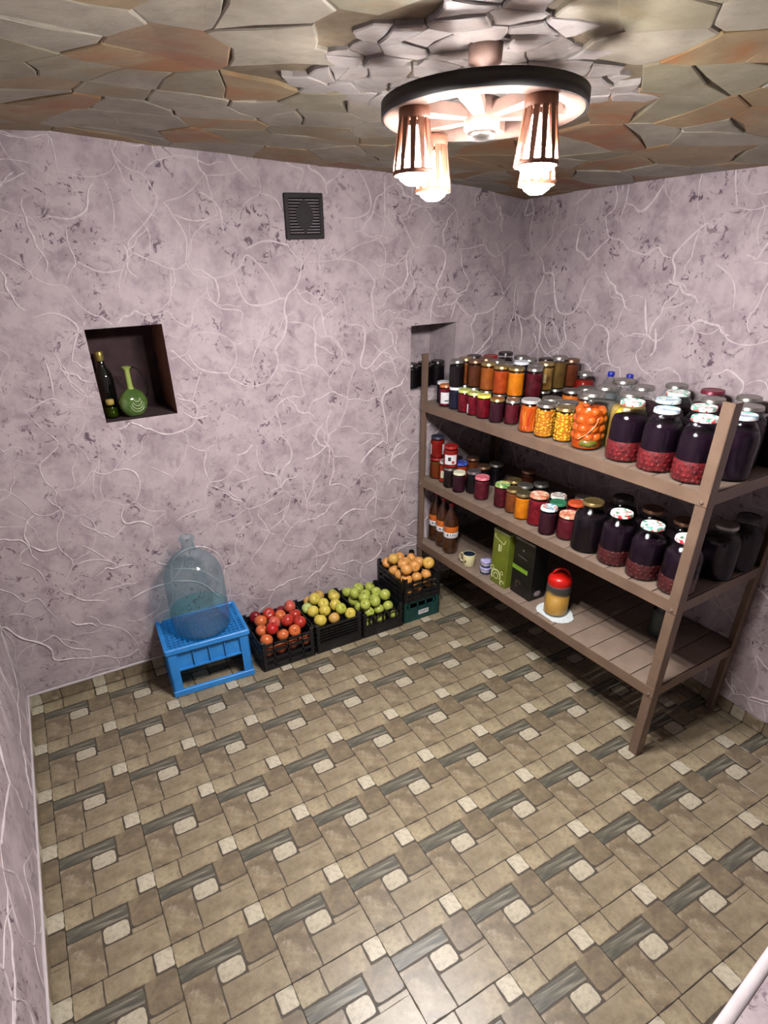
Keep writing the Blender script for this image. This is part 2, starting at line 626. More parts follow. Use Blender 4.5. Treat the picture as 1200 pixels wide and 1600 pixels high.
# baseboards: strips cut from the same tile
STRIP = MB()
rr = random.Random(6)
STRIP.box(.0008, T - .0008, -.0045, 0, 0, BB, 0)
for mi, u0, u1, v0, v1, rc in PIECES[:3]:
    o = outline(u0 * T, u1 * T, .004, BB - .004, .006, rr, .002)
    k0 = len(STRIP.v)
    STRIP.prism(o, .004, .0075, {1: 6, 2: 5, 3: 3}[mi], .002, .0014)
    STRIP.xf(Matrix(((1, 0, 0, 0), (0, 0, -1, 0), (0, 1, 0, 0), (0, 0, 0, 1))), k0)
STRIP = STRIP.mesh('tile', *TM)
bbk = struct('baseboard_back', MB().box(XL, XR, .0, .02, 0, BB).mesh('baseboard', M_GROUT))
for i in range(-1, 10):
    link('tile', STRIP, bbk, (i * T, .0015, 0))
bbl = struct('baseboard_left', MB().box(XL - .03, XL - .006, -4.2, 0, 0, BB).mesh('baseboard', M_GROUT))
for i in range(12):
    link('tile', STRIP, bbl, (XL - .0075, -(i + 1) * T, 0), (0, 0, PI / 2))
bbr = struct('baseboard_right', MB().box(XR + .006, XR + .03, YF, 0, 0, BB).mesh('baseboard', M_GROUT))
for i in range(12):
    link('tile', STRIP, bbr, (XR + .0075, -i * T, 0), (0, 0, -PI / 2))

# ---- ceiling: broken flagstones in mortar
b = MB()
nx, ny = 24, 34
vs = []
for z_up in (0, .06):
    for j in range(ny + 1):
        for i in range(nx + 1):
            x, y = XL - .15 + (XR + .3 - XL) * i / nx, .1 - 4.3 * j / ny
            vs.append((x, y, zc(x, y) + .007 + z_up))
fs = []
for k in (0, 1):
    o = k * (nx + 1) * (ny + 1)
    for j in range(ny):
        for i in range(nx):
            a = o + j * (nx + 1) + i
            q = (a, a + 1, a + nx + 2, a + nx + 1)
            fs.append(q if k == 0 else q[::-1])
ceiling = struct('ceiling', b.add(vs, fs).mesh('ceiling', M_BACKING))

def flag_mat(name, a, b_, rust, amt):
    k = NT(name)
    geo = k.node('ShaderNodeNewGeometry')
    pos = geo.outputs['Position']
    info = k.node('ShaderNodeObjectInfo')
    add = k.node('ShaderNodeVectorMath', operation='ADD')
    k.link(pos, add.inputs[0])
    k.link(info.outputs['Random'], add.inputs[1])
    f = k.noise(6, 6, .6, vec=add.outputs[0], dist=.6)
    col = k.ramp(f, [(.33, srgb(a)), (.62, srgb(b_))])
    f2 = k.noise(3.2, 5, .65, vec=pos, dist=1.0)
    col = k.mix(k.ramp(f2, [(amt, (0, 0, 0)), (amt + .16, (.85, .85, .85))]), col, srgb(rust))
    f3 = k.noise(16, 5, .7, vec=pos)
    col = k.mix(k.ramp(f3, [(.52, (0, 0, 0)), (.75, (.5, .5, .5))]), col, srgb('#5f5746'))
    k.set(Base_Color=col, Roughness=.55)
    k.bump(k.noise(24, 6, .65, vec=pos), .5, .004)
    return k.m
FM = [flag_mat('grey_sandstone', '#7f786b', '#989081', '#84714f', .60),
      flag_mat('olive_sandstone', '#756e5a', '#8b846f', '#806a45', .54),
      flag_mat('ochre_sandstone', '#7d6a4b', '#937f60', '#8c5826', .47),
      flag_mat('rusty_sandstone', '#79624a', '#8e785d', '#824e30', .47)]
M_CHIP = flag_mat('pale_stone_chip', '#857e7a', '#9e9793', '#7d7266', .66)

CHIP = [(1.10, -.98), (1.12, -1.84), (1.24, -1.80), (1.93, -1.40), (1.86, -.98)]
def inside(p, poly):
    s = False
    for (x1, y1), (x2, y2) in zip(poly, poly[1:] + poly[:1]):
        if (y1 > p[1]) != (y2 > p[1]) and p[0] < (x2 - x1) * (p[1] - y1) / (y2 - y1) + x1:
            s = not s
    return s
def shrink(c, g):
    n = len(c)
    cx, cy = sum(p[0] for p in c) / n, sum(p[1] for p in c) / n
    return [(cx + (x - cx) * max(.3, 1 - g / max(.01, math.hypot(x - cx, y - cy))), cy + (y - cy) * max(.3, 1 - g / max(.01, math.hypot(x - cx, y - cy)))) for x, y in c]
def stones(seed, box, sx, sy, name, keep, pick, drop, gap):
    rr = random.Random(seed)
    pts = []
    y = box[2]
    row = 0
    while y < box[3]:
        x = box[0] + (row % 2) * sx * .5
        while x < box[1]:
            pts.append((x + rr.uniform(-.6, .6) * sx, y + rr.uniform(-.6, .6) * sy))
            x += sx * rr.uniform(.7, 1.4)
        y += sy * rr.uniform(.8, 1.2)
        row += 1
    for p, c in zip(pts, voronoi(pts, box, max(sx, sy) * 3.2)):
        if len(c) < 3 or not keep(p):
            continue
        c = shrink(c, gap * rr.uniform(.3, 1.6) + (gap * 4.5 if rr.random() < .16 else 0))
        # chipped, uneven edges
        e = []
        for a, d in zip(c, c[1:] + c[:1]):
            e.append(a)
            L = math.hypot(d[0] - a[0], d[1] - a[1])
            if L > sx * .45:
                t = rr.uniform(.35, .65)
                e.append((a[0] + (d[0] - a[0]) * t + rr.uniform(-.08, .08) * L, a[1] + (d[1] - a[1]) * t + rr.uniform(-.08, .08) * L))
        cx, cy = sum(q[0] for q in e) / len(e), sum(q[1] for q in e) / len(e)
        tx, ty, dz = rr.uniform(-.008, .008), rr.uniform(-.008, .008), rr.uniform(0, drop)
        q = MB()
        n = len(e)
        inn = shrink(e, .0045)
        zz = lambda x, y: zc(x, y) - dz + tx * (x - cx) + ty * (y - cy)
        V = [(x - cx, y - cy, zc(x, y) + .03 - zc(cx, cy)) for x, y in e] + [(x - cx, y - cy, zz(x, y) + .0022 - zc(cx, cy)) for x, y in e] + [(x - cx, y - cy, zz(x, y) - zc(cx, cy)) for x, y in inn]
        F = [tuple(range(2 * n, 3 * n))[::-1]]
        for k in (0, 1):
            F += [(k * n + i, (k + 1) * n + i, (k + 1) * n + (i + 1) % n, k * n + (i + 1) % n) for i in range(n)]
        link(name, q.add(V, F).mesh(name, pick(rr, p)), ceiling, (cx, cy, zc(cx, cy)))
def pickf(rr, p):
    k = rr.random()
    if p[1] > -.35 or p[0] > 1.85:
        return FM[0] if k < .28 else FM[1] if k < .46 else FM[2] if k < .84 else FM[3]
    return FM[0] if k < .52 else FM[1] if k < .84 else FM[2] if k < .96 else FM[3]
stones(21, (XL, XR, -2.75, 0), .235, .145, 'flagstone', lambda p: not inside(p, CHIP), pickf, .004, .0012)
stones(22, (1.05, 1.98, -1.9, -.95), .085, .065, 'stone_chip', lambda p: inside(p, CHIP), lambda r, p: M_CHIP, .007, .0024)

# ------------------------------------------------------------------ round ceiling lamp
LC = Vector((1.355, -1.512, 2.198))
M_RIM = simple('dark_lamp_rim', '#0d0808', '#150f0d', 20, .6)
M_LWOOD = simple('light_turned_wood', '#7c6258', '#93786c', 18, .5, bump=.1)
M_DWOOD = simple('red_brown_lamp_wood', '#6b3f2d', '#82523b', 22, .5, bump=.1)
M_BULB = emitter('lit_bulb', (1.0, .975, .965, 1), BULB_STRENGTH)
M_METAL = simple('brushed_metal', '#b7b4b0', '#c6c3bf', 40, .3, 1.0)
lamp = thing('ceiling_lamp', 'round wooden wheel ceiling lamp with four lit slatted shades', 'lamp', LC, rot=(-.06, .035, 0))
ro, ri = .211, .172
b = MB().lathe([(ri, 0), (ro - .004, 0), (ro, .003), (ro, .026), (ro - .004, .028), (ri, .028), (ri, 0)], 64, 0)
link('rim_band', MB().lathe([(ro + .0005, .001), (ro + .004, .001), (ro + .004, .029), (ro + .0005, .029), (ro + .0005, .001)], 64).mesh('rim_band', M_RIM), lamp, label='dark outer band of the wheel')
link('wheel_rim', b.mesh('wheel_rim', M_LWOOD), lamp)
sp = MB()
sp.add([(.02, -.012, -.004), (.02, .012, -.004), (.02, .012, .018), (.02, -.012, .018), (ri + .008, -.024, .004), (ri + .008, .024, .004), (ri + .008, .024, .026), (ri + .008, -.024, .026)],
       [(0, 1, 2, 3), (7, 6, 5, 4), (0, 4, 5, 1), (1, 5, 6, 2), (2, 6, 7, 3), (3, 7, 4, 0)])
sp = sp.mesh('spoke', M_LWOOD)
for i in range(6):
    link('spoke', sp, lamp, (0, 0, .002), (0, 0, PI / 6 + .2 + i * PI / 3))
link('hub', MB().lathe([(0, -.026), (.030, -.026), (.038, -.018), (.038, .03), (.03, .034), (0, .034)], 28).mesh('hub', M_LWOOD), lamp)
link('hub_cap', MB().lathe([(0, -.038), (.026, -.036), (.031, -.030), (.031, -.022), (0, -.022)], 28).mesh('hub_cap', M_METAL), lamp, label='shiny metal hub cap')
link('ceiling_stem', MB().lathe([(0, .026), (.012, .026), (.012, .086), (.034, .092), (.036, .125), (0, .125)], 24).mesh('ceiling_stem', M_LWOOD), lamp)
SH = .100
slat = MB()
n = 12
for k, (r, z) in enumerate(((.026, 0.0), (.040, -SH))):
    w = 2 * PI * r / n * (.45 if k == 0 else .26)
    slat.v += [(r - .002, -w, z), (r - .002, w, z), (r + .003, w * .9, z), (r + .003, -w * .9, z)]
slat.f = [[0, 1, 2, 3], [7, 6, 5, 4], [0, 4, 5, 1], [1, 5, 6, 2], [2, 6, 7, 3], [3, 7, 4, 0]]
slat.mi = [0] * 6
slat.sm = [False] * 6
slat = slat.mesh('slat', M_DWOOD)
collar = MB().lathe([(0, .006), (.030, .006), (.032, 0), (.032, -.014), (.029, -.018), (.021, -.018), (.021, -.004), (0, -.004)], 24).mesh('lamp_shade', M_DWOOD)
ringm = MB().lathe([(.037, -SH), (.043, -SH), (.0435, -SH - .008), (.037, -SH - .008), (.037, -SH)], 28).mesh('shade_ring', M_DWOOD)
bulbm = MB().lathe([(0, -SH - .026), (.016, -SH - .024), (.029, -SH - .015), (.0355, -SH), (.0365, -SH + .010), (.0355, -SH + .018)], 24).mesh('bulb', M_BULB)
neckm = MB().lathe([(.0355, -SH + .018), (.031, -SH + .034), (.024, -SH + .048), (.019, -SH + .062), (.0145, -SH + .076), (0, -SH + .076)], 24).mesh('bulb_neck', emitter('dim_frosted_bulb_neck', (1.0, .93, .86, 1), 22.0))
sock = MB().lathe([(0, -.030), (.015, -.030), (.0155, -.010), (0, -.010)], 16).mesh('socket', M_RIM)
for i in range(4):
    a = i * PI / 2 + .02
    sh = link('lamp_shade', collar, lamp, (.173 * math.cos(a), .173 * math.sin(a), -.004), (0, 0, .2 * i))
    for k in range(n):
        link('slat', slat, sh, None, (0, 0, 2 * PI * k / n))
    link('shade_ring', ringm, sh)
    link('socket', sock, sh)
    bl = link('bulb', bulbm, lamp, (.173 * math.cos(a), .173 * math.sin(a), -.004), label='lit bulb')
    link('bulb_neck', neckm, bl)

# ------------------------------------------------------------------ ventilation grille
M_VENT = simple('dark_brown_plastic', '#130c0e', '#1a1114', 20, .6)
M_SLAT = simple('lit_grille_slats', '#8d8086', '#a3969c', 30, .4)  # pale tone stands for light falling on the slat faces
M_BLACK = simple('black_void', '#0b090a', '#100d0e', 10, .9)
vx, vz, vw, vh = (VENT[0] + VENT[1]) / 2, (VENT[2] + VENT[3]) / 2, VENT[1] - VENT[0], VENT[3] - VENT[2]
vent = thing('vent_grille', 'small dark brown square ventilation grille high on the wall', 'vent', (vx, -.005, vz))
link('backing', MB().box(-vw / 2 + .01, vw / 2 - .01, -.004, 0, -vh / 2 + .01, vh / 2 - .01).mesh('backing', M_BLACK), vent)
f = MB()
t = .020
f.box(-vw / 2, vw / 2, -.014, 0, vh / 2 - t, vh / 2, c=.004).box(-vw / 2, vw / 2, -.014, 0, -vh / 2, -vh / 2 + t, c=.004)
f.box(-vw / 2, -vw / 2 + t, -.0135, 0, -vh / 2 + .004, vh / 2 - .004, c=.003).box(vw / 2 - t, vw / 2, -.0135, 0, -vh / 2 + .004, vh / 2 - .004, c=.003)
link('frame', f.mesh('frame', M_VENT), vent)
N_SL = 12
sl = MB().add([(-vw / 2 + t, -.0115, .0004), (vw / 2 - t, -.0115, .0004), (vw / 2 - t, -.0085, .0016), (-vw / 2 + t, -.0085, .0016), (-vw / 2 + t, -.0115, -.0016), (vw / 2 - t, -.0115, -.0016), (vw / 2 - t, -.0085, -.0004), (-vw / 2 + t, -.0085, -.0004)],
              [(0, 1, 2, 3), (7, 6, 5, 4), (0, 4, 5, 1), (2, 6, 7, 3), (1, 5, 6, 2), (3, 7, 4, 0)]).mesh('slat', M_SLAT)
for i in range(N_SL):
    link('slat', sl, vent, (0, 0, -vh / 2 + t + (vh - 2 * t) * (i + .5) / N_SL))
md = MB()
pts = [(0, .064), (.016, .052), (.030, .034), (.040, .012), (.041, -.006), (.034, -.024), (.020, -.040), (.008, -.052), (.004, -.064)]
o = [(x, z) for x, z in pts] + [(-x, z) for x, z in pts[::-1][:-1]]
md.prism([(x, z) for x, z in o][::-1], .0125, .0145)
md.xf(Matrix(((1, 0, 0, 0), (0, 0, -1, 0), (0, 1, 0, 0), (0, 0, 0, 1))))
link('medallion', md.mesh('medallion', M_VENT), vent, label='solid leaf-shaped centre plate')

# ------------------------------------------------------------------ shelf
M_SHELF = simple('brown_painted_steel', '#705a4b', '#7d6655', 8, .42, 0, bump=.08, bscale=60)
M_BOARD = simple('grey_brown_painted_boards', '#7c6a5d', '#8e7b6d', 9, .5, bump=.15, bscale=30)
M_BOLT = simple('painted_bolt', '#6c574c', '#7a6458', 40, .4)
ZS = (1.214, .780, .372)
DEP, LEN = .575, 1.655
rack = thing('storage_shelf', 'three-tier brown steel shelf with slatted boards full of preserves', 'shelf', (2.196, -.045, 0), math.atan2(.062, 1.64))
def angle_post(sx, sy, h):
    w, t_ = .042, .004
    q = MB().box(0 if sx > 0 else -t_, t_ if sx > 0 else 0, min(0, sy * w), max(0, sy * w), 0, h)
    q.box(min(0, sx * w), max(0, sx * w), 0 if sy > 0 else -t_, t_ if sy > 0 else 0, 0, h)
    return q.mesh('post', M_SHELF)
for px, py, sx, sy, h in ((0, 0, 1, -1, 1.462), (0, -LEN, 1, 1, 1.515), (DEP, 0, -1, -1, 1.30), (DEP, -LEN, -1, 1, 1.30)):
    link('post', angle_post(sx, sy, h), rack, (px, py, 0))
nb = 15
for z in ZS:
    rail = MB().box(-.003, 0, -LEN, 0, z - .046, z + .001).box(.0, .035, -LEN + .005, -.005, z - .022, z - .0185).mesh('rail', M_SHELF)
    link('rail', rail, rack)
    r2 = MB().box(DEP, DEP + .003, -LEN, 0, z - .046, z + .001).mesh('rail', M_SHELF)
    link('rail', r2, rack)
    cr = MB().box(.004, DEP - .004, -.0045, -.0005, z - .046, z - .0).mesh('cross_rail', M_SHELF)
    link('cross_rail', cr, rack)
    link('cross_rail', cr, rack, (0, -LEN + .005, 0))
    bw = (LEN - .012) / nb
    bd = MB().box(.001, DEP - .001, -bw + .004, 0, z - .0185, z, c=.0025).mesh('board', M_BOARD)
    for i in range(nb):
        link('board', bd, rack, (0, -.006 - i * bw, RNG.uniform(-.0006, 0)))
    bolt = MB().lathe([(.0075, -.001), (.007, .003), (.004, .005), (0, .0055)], 10)
    bolt.xf(Matrix.Rotation(-PI / 2, 4, 'Y'))
    bolt = bolt.mesh('bolt', M_BOLT)
    for y in (-.02, -LEN + .02):
        link('bolt', bolt, rack, (-.0025, y, z - .034))

# ------------------------------------------------------------------ jars
GL = thin_glass('jar_glass', (.97, .98, .975, 1), (.80, .86, .84, 1))
def jam(name, a, b_, scale=60, rough=.7, **kw):
    m_ = simple('contents_' + name, a, b_, scale, rough, **kw)
    m_.node_tree.nodes['Principled BSDF'].inputs['Specular IOR Level'].default_value = .05
    return m_
CONT = {
    'navy': jam('navy', '#141525', '#20213a'), 'red': jam('red', '#4c0714', '#7c1020', 45), 'plum': jam('plum', '#2a0d18', '#3d1624', 45),
    'maroon': jam('maroon', '#4c121d', '#641c28', 30), 'amber': jam('amber', '#5a2a14', '#94552a', 40), 'black': jam('black', '#0c090c', '#171015'),
    'brown': jam('brown', '#6a3316', '#86461f', 25), 'dkbrown': jam('dkbrown', '#4a2414', '#61311b', 25), 'orangebrown': jam('orangebrown', '#8a4518', '#a5571f', 25),
    'redorange': jam('redorange', '#96350f', '#b4491a', 35), 'orange': jam('orange', '#c9690c', '#e08519', 25), 'wine': jam('wine', '#3a0913', '#5d1520', 35),
    'dark': jam('dark', '#140b0d', '#231316'), 'amberleaf': jam('amberleaf', '#5b3215', '#b08a4a', 22), 'olivebrown': jam('olivebrown', '#57401f', '#72562c', 20),
    'rust': jam('rust', '#5a2a18', '#713821', 20), 'ochre': jam('ochre', '#8a6a26', '#b58c38', 40), 'tomato': jam('tomato', '#b83a16', '#d9782a', 18),
    'redsauce': jam('redsauce', '#7c1410', '#93211a', 20), 'redlabel': jam('redlabel', '#7d1512', '#981f1a', 20), 'redgreen': jam('redgreen', '#59380f', '#8b2415', 14),
    'tomsauce': jam('tomsauce', '#9a2b16', '#b03a1e', 25), 'tomsauce2': jam('tomsauce2', '#96301a', '#a93f22', 25), 'amberbrown': jam('amberbrown', '#4f2412', '#70381c', 25),
    'redberry': jam('redberry', '#5a0c1a', '#871a24', 50), 'purple': jam('purple', '#150a18', '#22101f', 20), 'bigdark': jam('bigdark', '#0c080d', '#170d14', 20),
    'mauve': jam('mauve', '#4a3038', '#5d404a', 15), 'grey': jam('grey', '#7d7a74', '#97938b', 12), 'greygreen': jam('greygreen', '#39423f', '#4b5652', 12),
    'cerise': jam('cerise', '#6b1f35', '#83304a', 20), 'brine': jam('brine', '#b4641a', '#cf8428', 12), 'peppers_brine': jam('peppers_brine', '#b5480f', '#cc6016', 12),
    'tom_brine': jam('tom_brine', '#a8400f', '#c25a18', 10), 'cherry_juice': jam('cherry_juice', '#100610', '#1c0b1a', 14), 'yellow_brine': jam('yellow_brine', '#9a7a3a', '#b89a58', 12)}
PIECE = {'squash': simple('squash_pieces', '#d68f17', '#edb63a', 40, .35, coat=.4), 'squash2': simple('bright_squash_pieces', '#e6a70f', '#f6c631', 40, .35, coat=.4),
         'pepper': simple('pepper_strips', '#d9560f', '#f08a2e', 18, .3, coat=.4), 'pepper_red': simple('red_pepper_strips', '#b5220f', '#cc3a18', 18, .3, coat=.4),
         'tom': simple('pickled_tomatoes', '#c9480c', '#e06c1a', 14, .4, coat=.2), 'cuke': simple('pickled_cucumber', '#5d5a1c', '#86802c', 22, .4, coat=.4),
         'cherry': simple('pickled_red_berries', '#42050b', '#84101a', 70, .6), 'cherrydark': simple('dark_red_berries', '#3a080e', '#561016', 70, .55),
         'leaf': simple('pale_vegetable_slice', '#b9a273', '#cbb78a', 20, .4), 'straw': simple('pale_stalk', '#d9a86e', '#e6bd86', 20, .4), 'yel': simple('yellow_pepper_piece', '#d8b21e', '#ecca3e', 20, .3, coat=.4)}
def printed(name, base, cols, scale, thr=.5):
    k = NT('printed_lid_' + name)
    v = k.node('ShaderNodeTexVoronoi')
    v.inputs['Scale'].default_value = scale
    k.link(k.coord('Object'), v.inputs['Vector'])
    sep = k.node('ShaderNodeSeparateColor')
    k.link(v.outputs['Color'], sep.inputs[0])
    n_ = len(cols)
    col = k.ramp(sep.outputs[0], [(i / n_, srgb(c)) for i, c in enumerate(cols)], 'CONSTANT')
    mask = k.ramp(k.noise(scale * 1.3, 2, .5), [(thr - .01, (0, 0, 0)), (thr + .01, (1, 1, 1))])
    k.set(Base_Color=k.mix(mask, srgb(base), col), Roughness=.3)
    return k.m
def lidm(name, a, b_, rough=.28, metal=0.0):
    return simple('lid_' + name, a, b_, 30, rough, metal)
LID = {'white': lidm('white', '#dfe4ec', '#eef1f5'), 'silver': lidm('silver', '#8f8c86', '#a5a29b', .34, .85), 'gold': lidm('gold', '#a8905c', '#bda46c', .32, .85),
       'copper': lidm('copper', '#80604a', '#94715a', .35, .8), 'black': lidm('black', '#1a1516', '#241d1e'), 'redlid': lidm('redlid', '#8e1a18', '#a32420'),
       'orange': lidm('orange', '#c26a36', '#d07c47'), 'yellow': lidm('yellow', '#d9d34a', '#e7e066'), 'cream': lidm('cream', '#d8d8b4', '#e5e4c6'),
       'grey': lidm('grey', '#6b6266', '#7c7377', .35, .6), 'pink': printed('pink', '#cf5468', ['#e88a95', '#d9707e', '#f0a8a8'], 90), 'dkblue': lidm('dkblue', '#3a3a4c', '#4a4a5e', .35, .4),
       'olivegold': lidm('olivegold', '#857a58', '#978b66', .35, .8), 'green': lidm('green', '#2c6a4c', '#38805c'), 'redorange': lidm('redorange', '#c84a2a', '#d65c38'),
       'maroonlid': lidm('maroonlid', '#6d2330', '#7f3040', .35, .4), 'whitesilver': lidm('whitesilver', '#c5c6c2', '#dcdcd8', .3, .5),
       'lime': printed('lime', '#ccd473', ['#3d5a4a', '#dfe39a', '#b9c95c', '#e8e6b0'], 45, .56), 'lime2': printed('lime2', '#bfc672', ['#6a8a56', '#dfe39a', '#a8b25c'], 50),
       'blue': printed('blue', '#2c3f9e', ['#5068c8', '#8aa0e0', '#24348a'], 110), 'greenprint': printed('greenprint', '#c9d29a', ['#3c8a3a', '#dfe6b8', '#d9c94a', '#6fa84a'], 55),
       'peachprint': printed('peachprint', '#e09a7c', ['#f0c8a8', '#d8775c', '#f4dcc4', '#c8603e'], 60), 'tealprint': printed('tealprint', '#cfe4e2', ['#3aa08a', '#f2f6f4', '#5a8ab0', '#d84a4a'], 60),
       'whiteprint': printed('whiteprint', '#e8eee8', ['#5ab098', '#f4f4f0', '#d8564e', '#b8d8cc'], 42, .52), 'whiteprint2': printed('whiteprint2', '#e4ecec', ['#8cc8c0', '#f4f6f4', '#9ab8d8', '#f0d8d0'], 40, .54),
       'whiteprint3': printed('whiteprint3', '#e6e2d8', ['#2a2a2c', '#efece4', '#5a5a5c', '#a83a32'], 60, .53), 'whiteprint4': printed('whiteprint4', '#ece8e4', ['#c8303a', '#f2efec', '#4a8a5a', '#d88a86'], 45, .53)}
JT = {'S': (.035, .112), 'M': (.039, .130), 'N': (.039, .150), 'L': (.047, .150), 'Y': (.046, .142), 'T': (.070, .222), 'B': (.040, .122), 'Q': (.050, .118), 'P': (.040, .130), 'G': (.050, .190)}
def profile(ty):
    r, h = JT[ty]
    if ty == 'T':
        return [(r * .90, 0), (r * .97, .004), (r, .012), (r, h * .62), (r * .96, h * .70), (r * .84, h * .79), (r * .66, h * .86), (r * .585, h * .89), (r * .575, h * .945), (r * .585, h - .006)]
    if ty == 'G':
        return [(r * .90, 0), (r, .008), (r, h * .66), (r * .93, h * .76), (r * .74, h * .86), (r * .68, h * .9), (r * .68, h - .006)]
    if ty == 'Q':
        return [(r * .86, 0), (r * .95, .006), (r, h * .2), (r * .97, h * .6), (r * .88, h * .80), (r * .80, h * .88), (r * .80, h - .006)]
    return [(r * .92, 0), (r * .985, .004), (r, .010), (r, h * .74), (r * .97, h * .82), (r * .87, h * .88), (r * .86, h - .006)]
_profile = profile
CACHE = {}
def cached(key, fn):
    if key not in CACHE:
        CACHE[key] = fn()
    return CACHE[key]
def smooth_prof(P):
    Q = [P[0]]
    for (ra, za), (rb, zb) in zip(P, P[1:]):
        Q += [(ra * .75 + rb * .25, za * .75 + zb * .25), (ra * .25 + rb * .75, za * .25 + zb * .75)]
    return Q + [P[-1]]
def rad_at(P, z):
    for (ra, za), (rb, zb) in zip(P, P[1:]):
        if z <= zb:
            t_ = (z - za) / (zb - za) if zb > za else 0
            return ra + (rb - ra) * t_
    return P[-1][0]
NSEG = 28
PROF = {ty: smooth_prof(_profile(ty)) for ty in JT}
profile = lambda ty: PROF[ty]
def glass_mesh(ty):
    P = profile(ty)
    return cached(('g', ty), lambda: MB().lathe([(0, .002)] + P, NSEG).mesh('glass', GL))
def fill_mesh(ty, mat, top, shr=.0022):
    P = profile(ty)
    h = JT[ty][1]
    zt = h * top
    Q = [(0, .004), (P[0][0] - shr, .004)] + [(r - shr, z) for r, z in P if .004 < z < zt - .002] + [(rad_at(P, zt) - shr, zt), (0, zt)]
    return MB().lathe(Q, NSEG).mesh('contents', mat)
def lid_mesh(ty, mat):
    r, h = JT[ty]
    k = {'T': .600, 'G': .70, 'Q': .83}.get(ty, .90)
    a = r * k + .0015
    return cached(('l', ty, mat.name), lambda: MB().lathe([(a - .001, h - .014), (a + .0008, h - .0135), (a + .0008, h - .011), (a, h - .010), (a, h - .003), (a - .0014, h - .0003), (a - .003, h), (a - .006, h - .0006), (a - .008, h - .0018), (a * .5, h - .0014), (0, h - .0012)], NSEG).mesh('lid', mat))
def berries(ty, mat, z0, z1, br, seed, rings=2):
    P = profile(ty)
    rr = random.Random(seed)
    q = MB()
    q.lathe([(0, .005)] + [(r_ - .0052, zz_) for r_, zz_ in P if .003 < zz_ < z1] + [(rad_at(P, z1) - .0052, z1), (rad_at(P, z1) - .0075, z1 + .004)], 26)
    z = z0
    row = 0
    while z < z1:
        R_ = rad_at(P, z) - br - .0024
        for k in range(rings):
            rk = R_ - k * br * 1.7
            nn = int(2 * PI * rk / (br * 2.0))
            for i in range(nn):
                a = 2 * PI * (i + .5 * (row % 2) + rr.uniform(-.2, .2)) / nn
                q.sphere((rk * math.cos(a), rk * math.sin(a), z + rr.uniform(-.25, .25) * br), br * rr.uniform(.9, 1.08), 0, 7, 5)
        if z + br * 1.7 >= z1:
            for _ in range(22):
                a, rk = rr.uniform(0, 2 * PI), rr.uniform(0, .9) * R_
                q.sphere((rk * math.cos(a), rk * math.sin(a), z - .3 * br), br * .5, 0, 6, 4)
        z += br * 1.72
        row += 1
    return q.mesh('berries', mat)
def chunks(ty, mat, z0, z1, br, seed, sq=(1, 1, .7)):
    P = profile(ty)
    rr = random.Random(seed)
    q = MB()
    z = z0
    while z < z1:
        R_ = rad_at(P, z) - br * .9 - .0028
        nn = int(2 * PI * R_ / (br * 2.15))
        for i in range(nn):
            a = 2 * PI * (i + rr.uniform(-.3, .3)) / nn
            s = rr.uniform(.75, 1.1)
            k0 = len(q.v)
            q.sphere((0, 0, 0), br * s, 0, 7, 5, (.9, rr.uniform(.8, 1.2), rr.uniform(.55, .85)))
            M_ = Matrix.Translation((R_ * math.cos(a), R_ * math.sin(a), z + rr.uniform(-.4, .4) * br)) @ Matrix.Rotation(a, 4, 'Z') @ Matrix.Rotation(rr.uniform(-.7, .7), 4, 'X')
            q.xf(M_, k0)
        z += br * 1.35
    return q.mesh('vegetable_pieces', mat)
M_PAPER = simple('white_paper_label', '#d8d6d8', '#e6e4e6', 40, .7)
M_CREAM = simple('cream_paper_label', '#d5d2b2', '#e0ddc2', 30, .7)
M_INK = simple('dark_print', '#2c2a30', '#3a383e', 40, .7)
M_GREENINK = simple('green_print', '#6f9a4e', '#86ac62', 40, .7)
M_REDINK = simple('red_print', '#9c2a22', '#b03a30', 40, .7)
def label_patch(r, z0, z1, a0, a1, mat, off=.0007):
    q = MB()
    n_ = 8
    vs = []
    for i in range(n_ + 1):
        a = a0 + (a1 - a0) * i / n_
        for z in (z0, z1):
            vs.append(((r + off) * math.cos(a), (r + off) * math.sin(a), z))
    return q.add(vs, [(2 * i, 2 * i + 2, 2 * i + 3, 2 * i + 1) for i in range(n_)], 0, True).mesh('label', mat)
FACE = -2.25     # direction in which the viewer stands, as an angle about a jar's axis

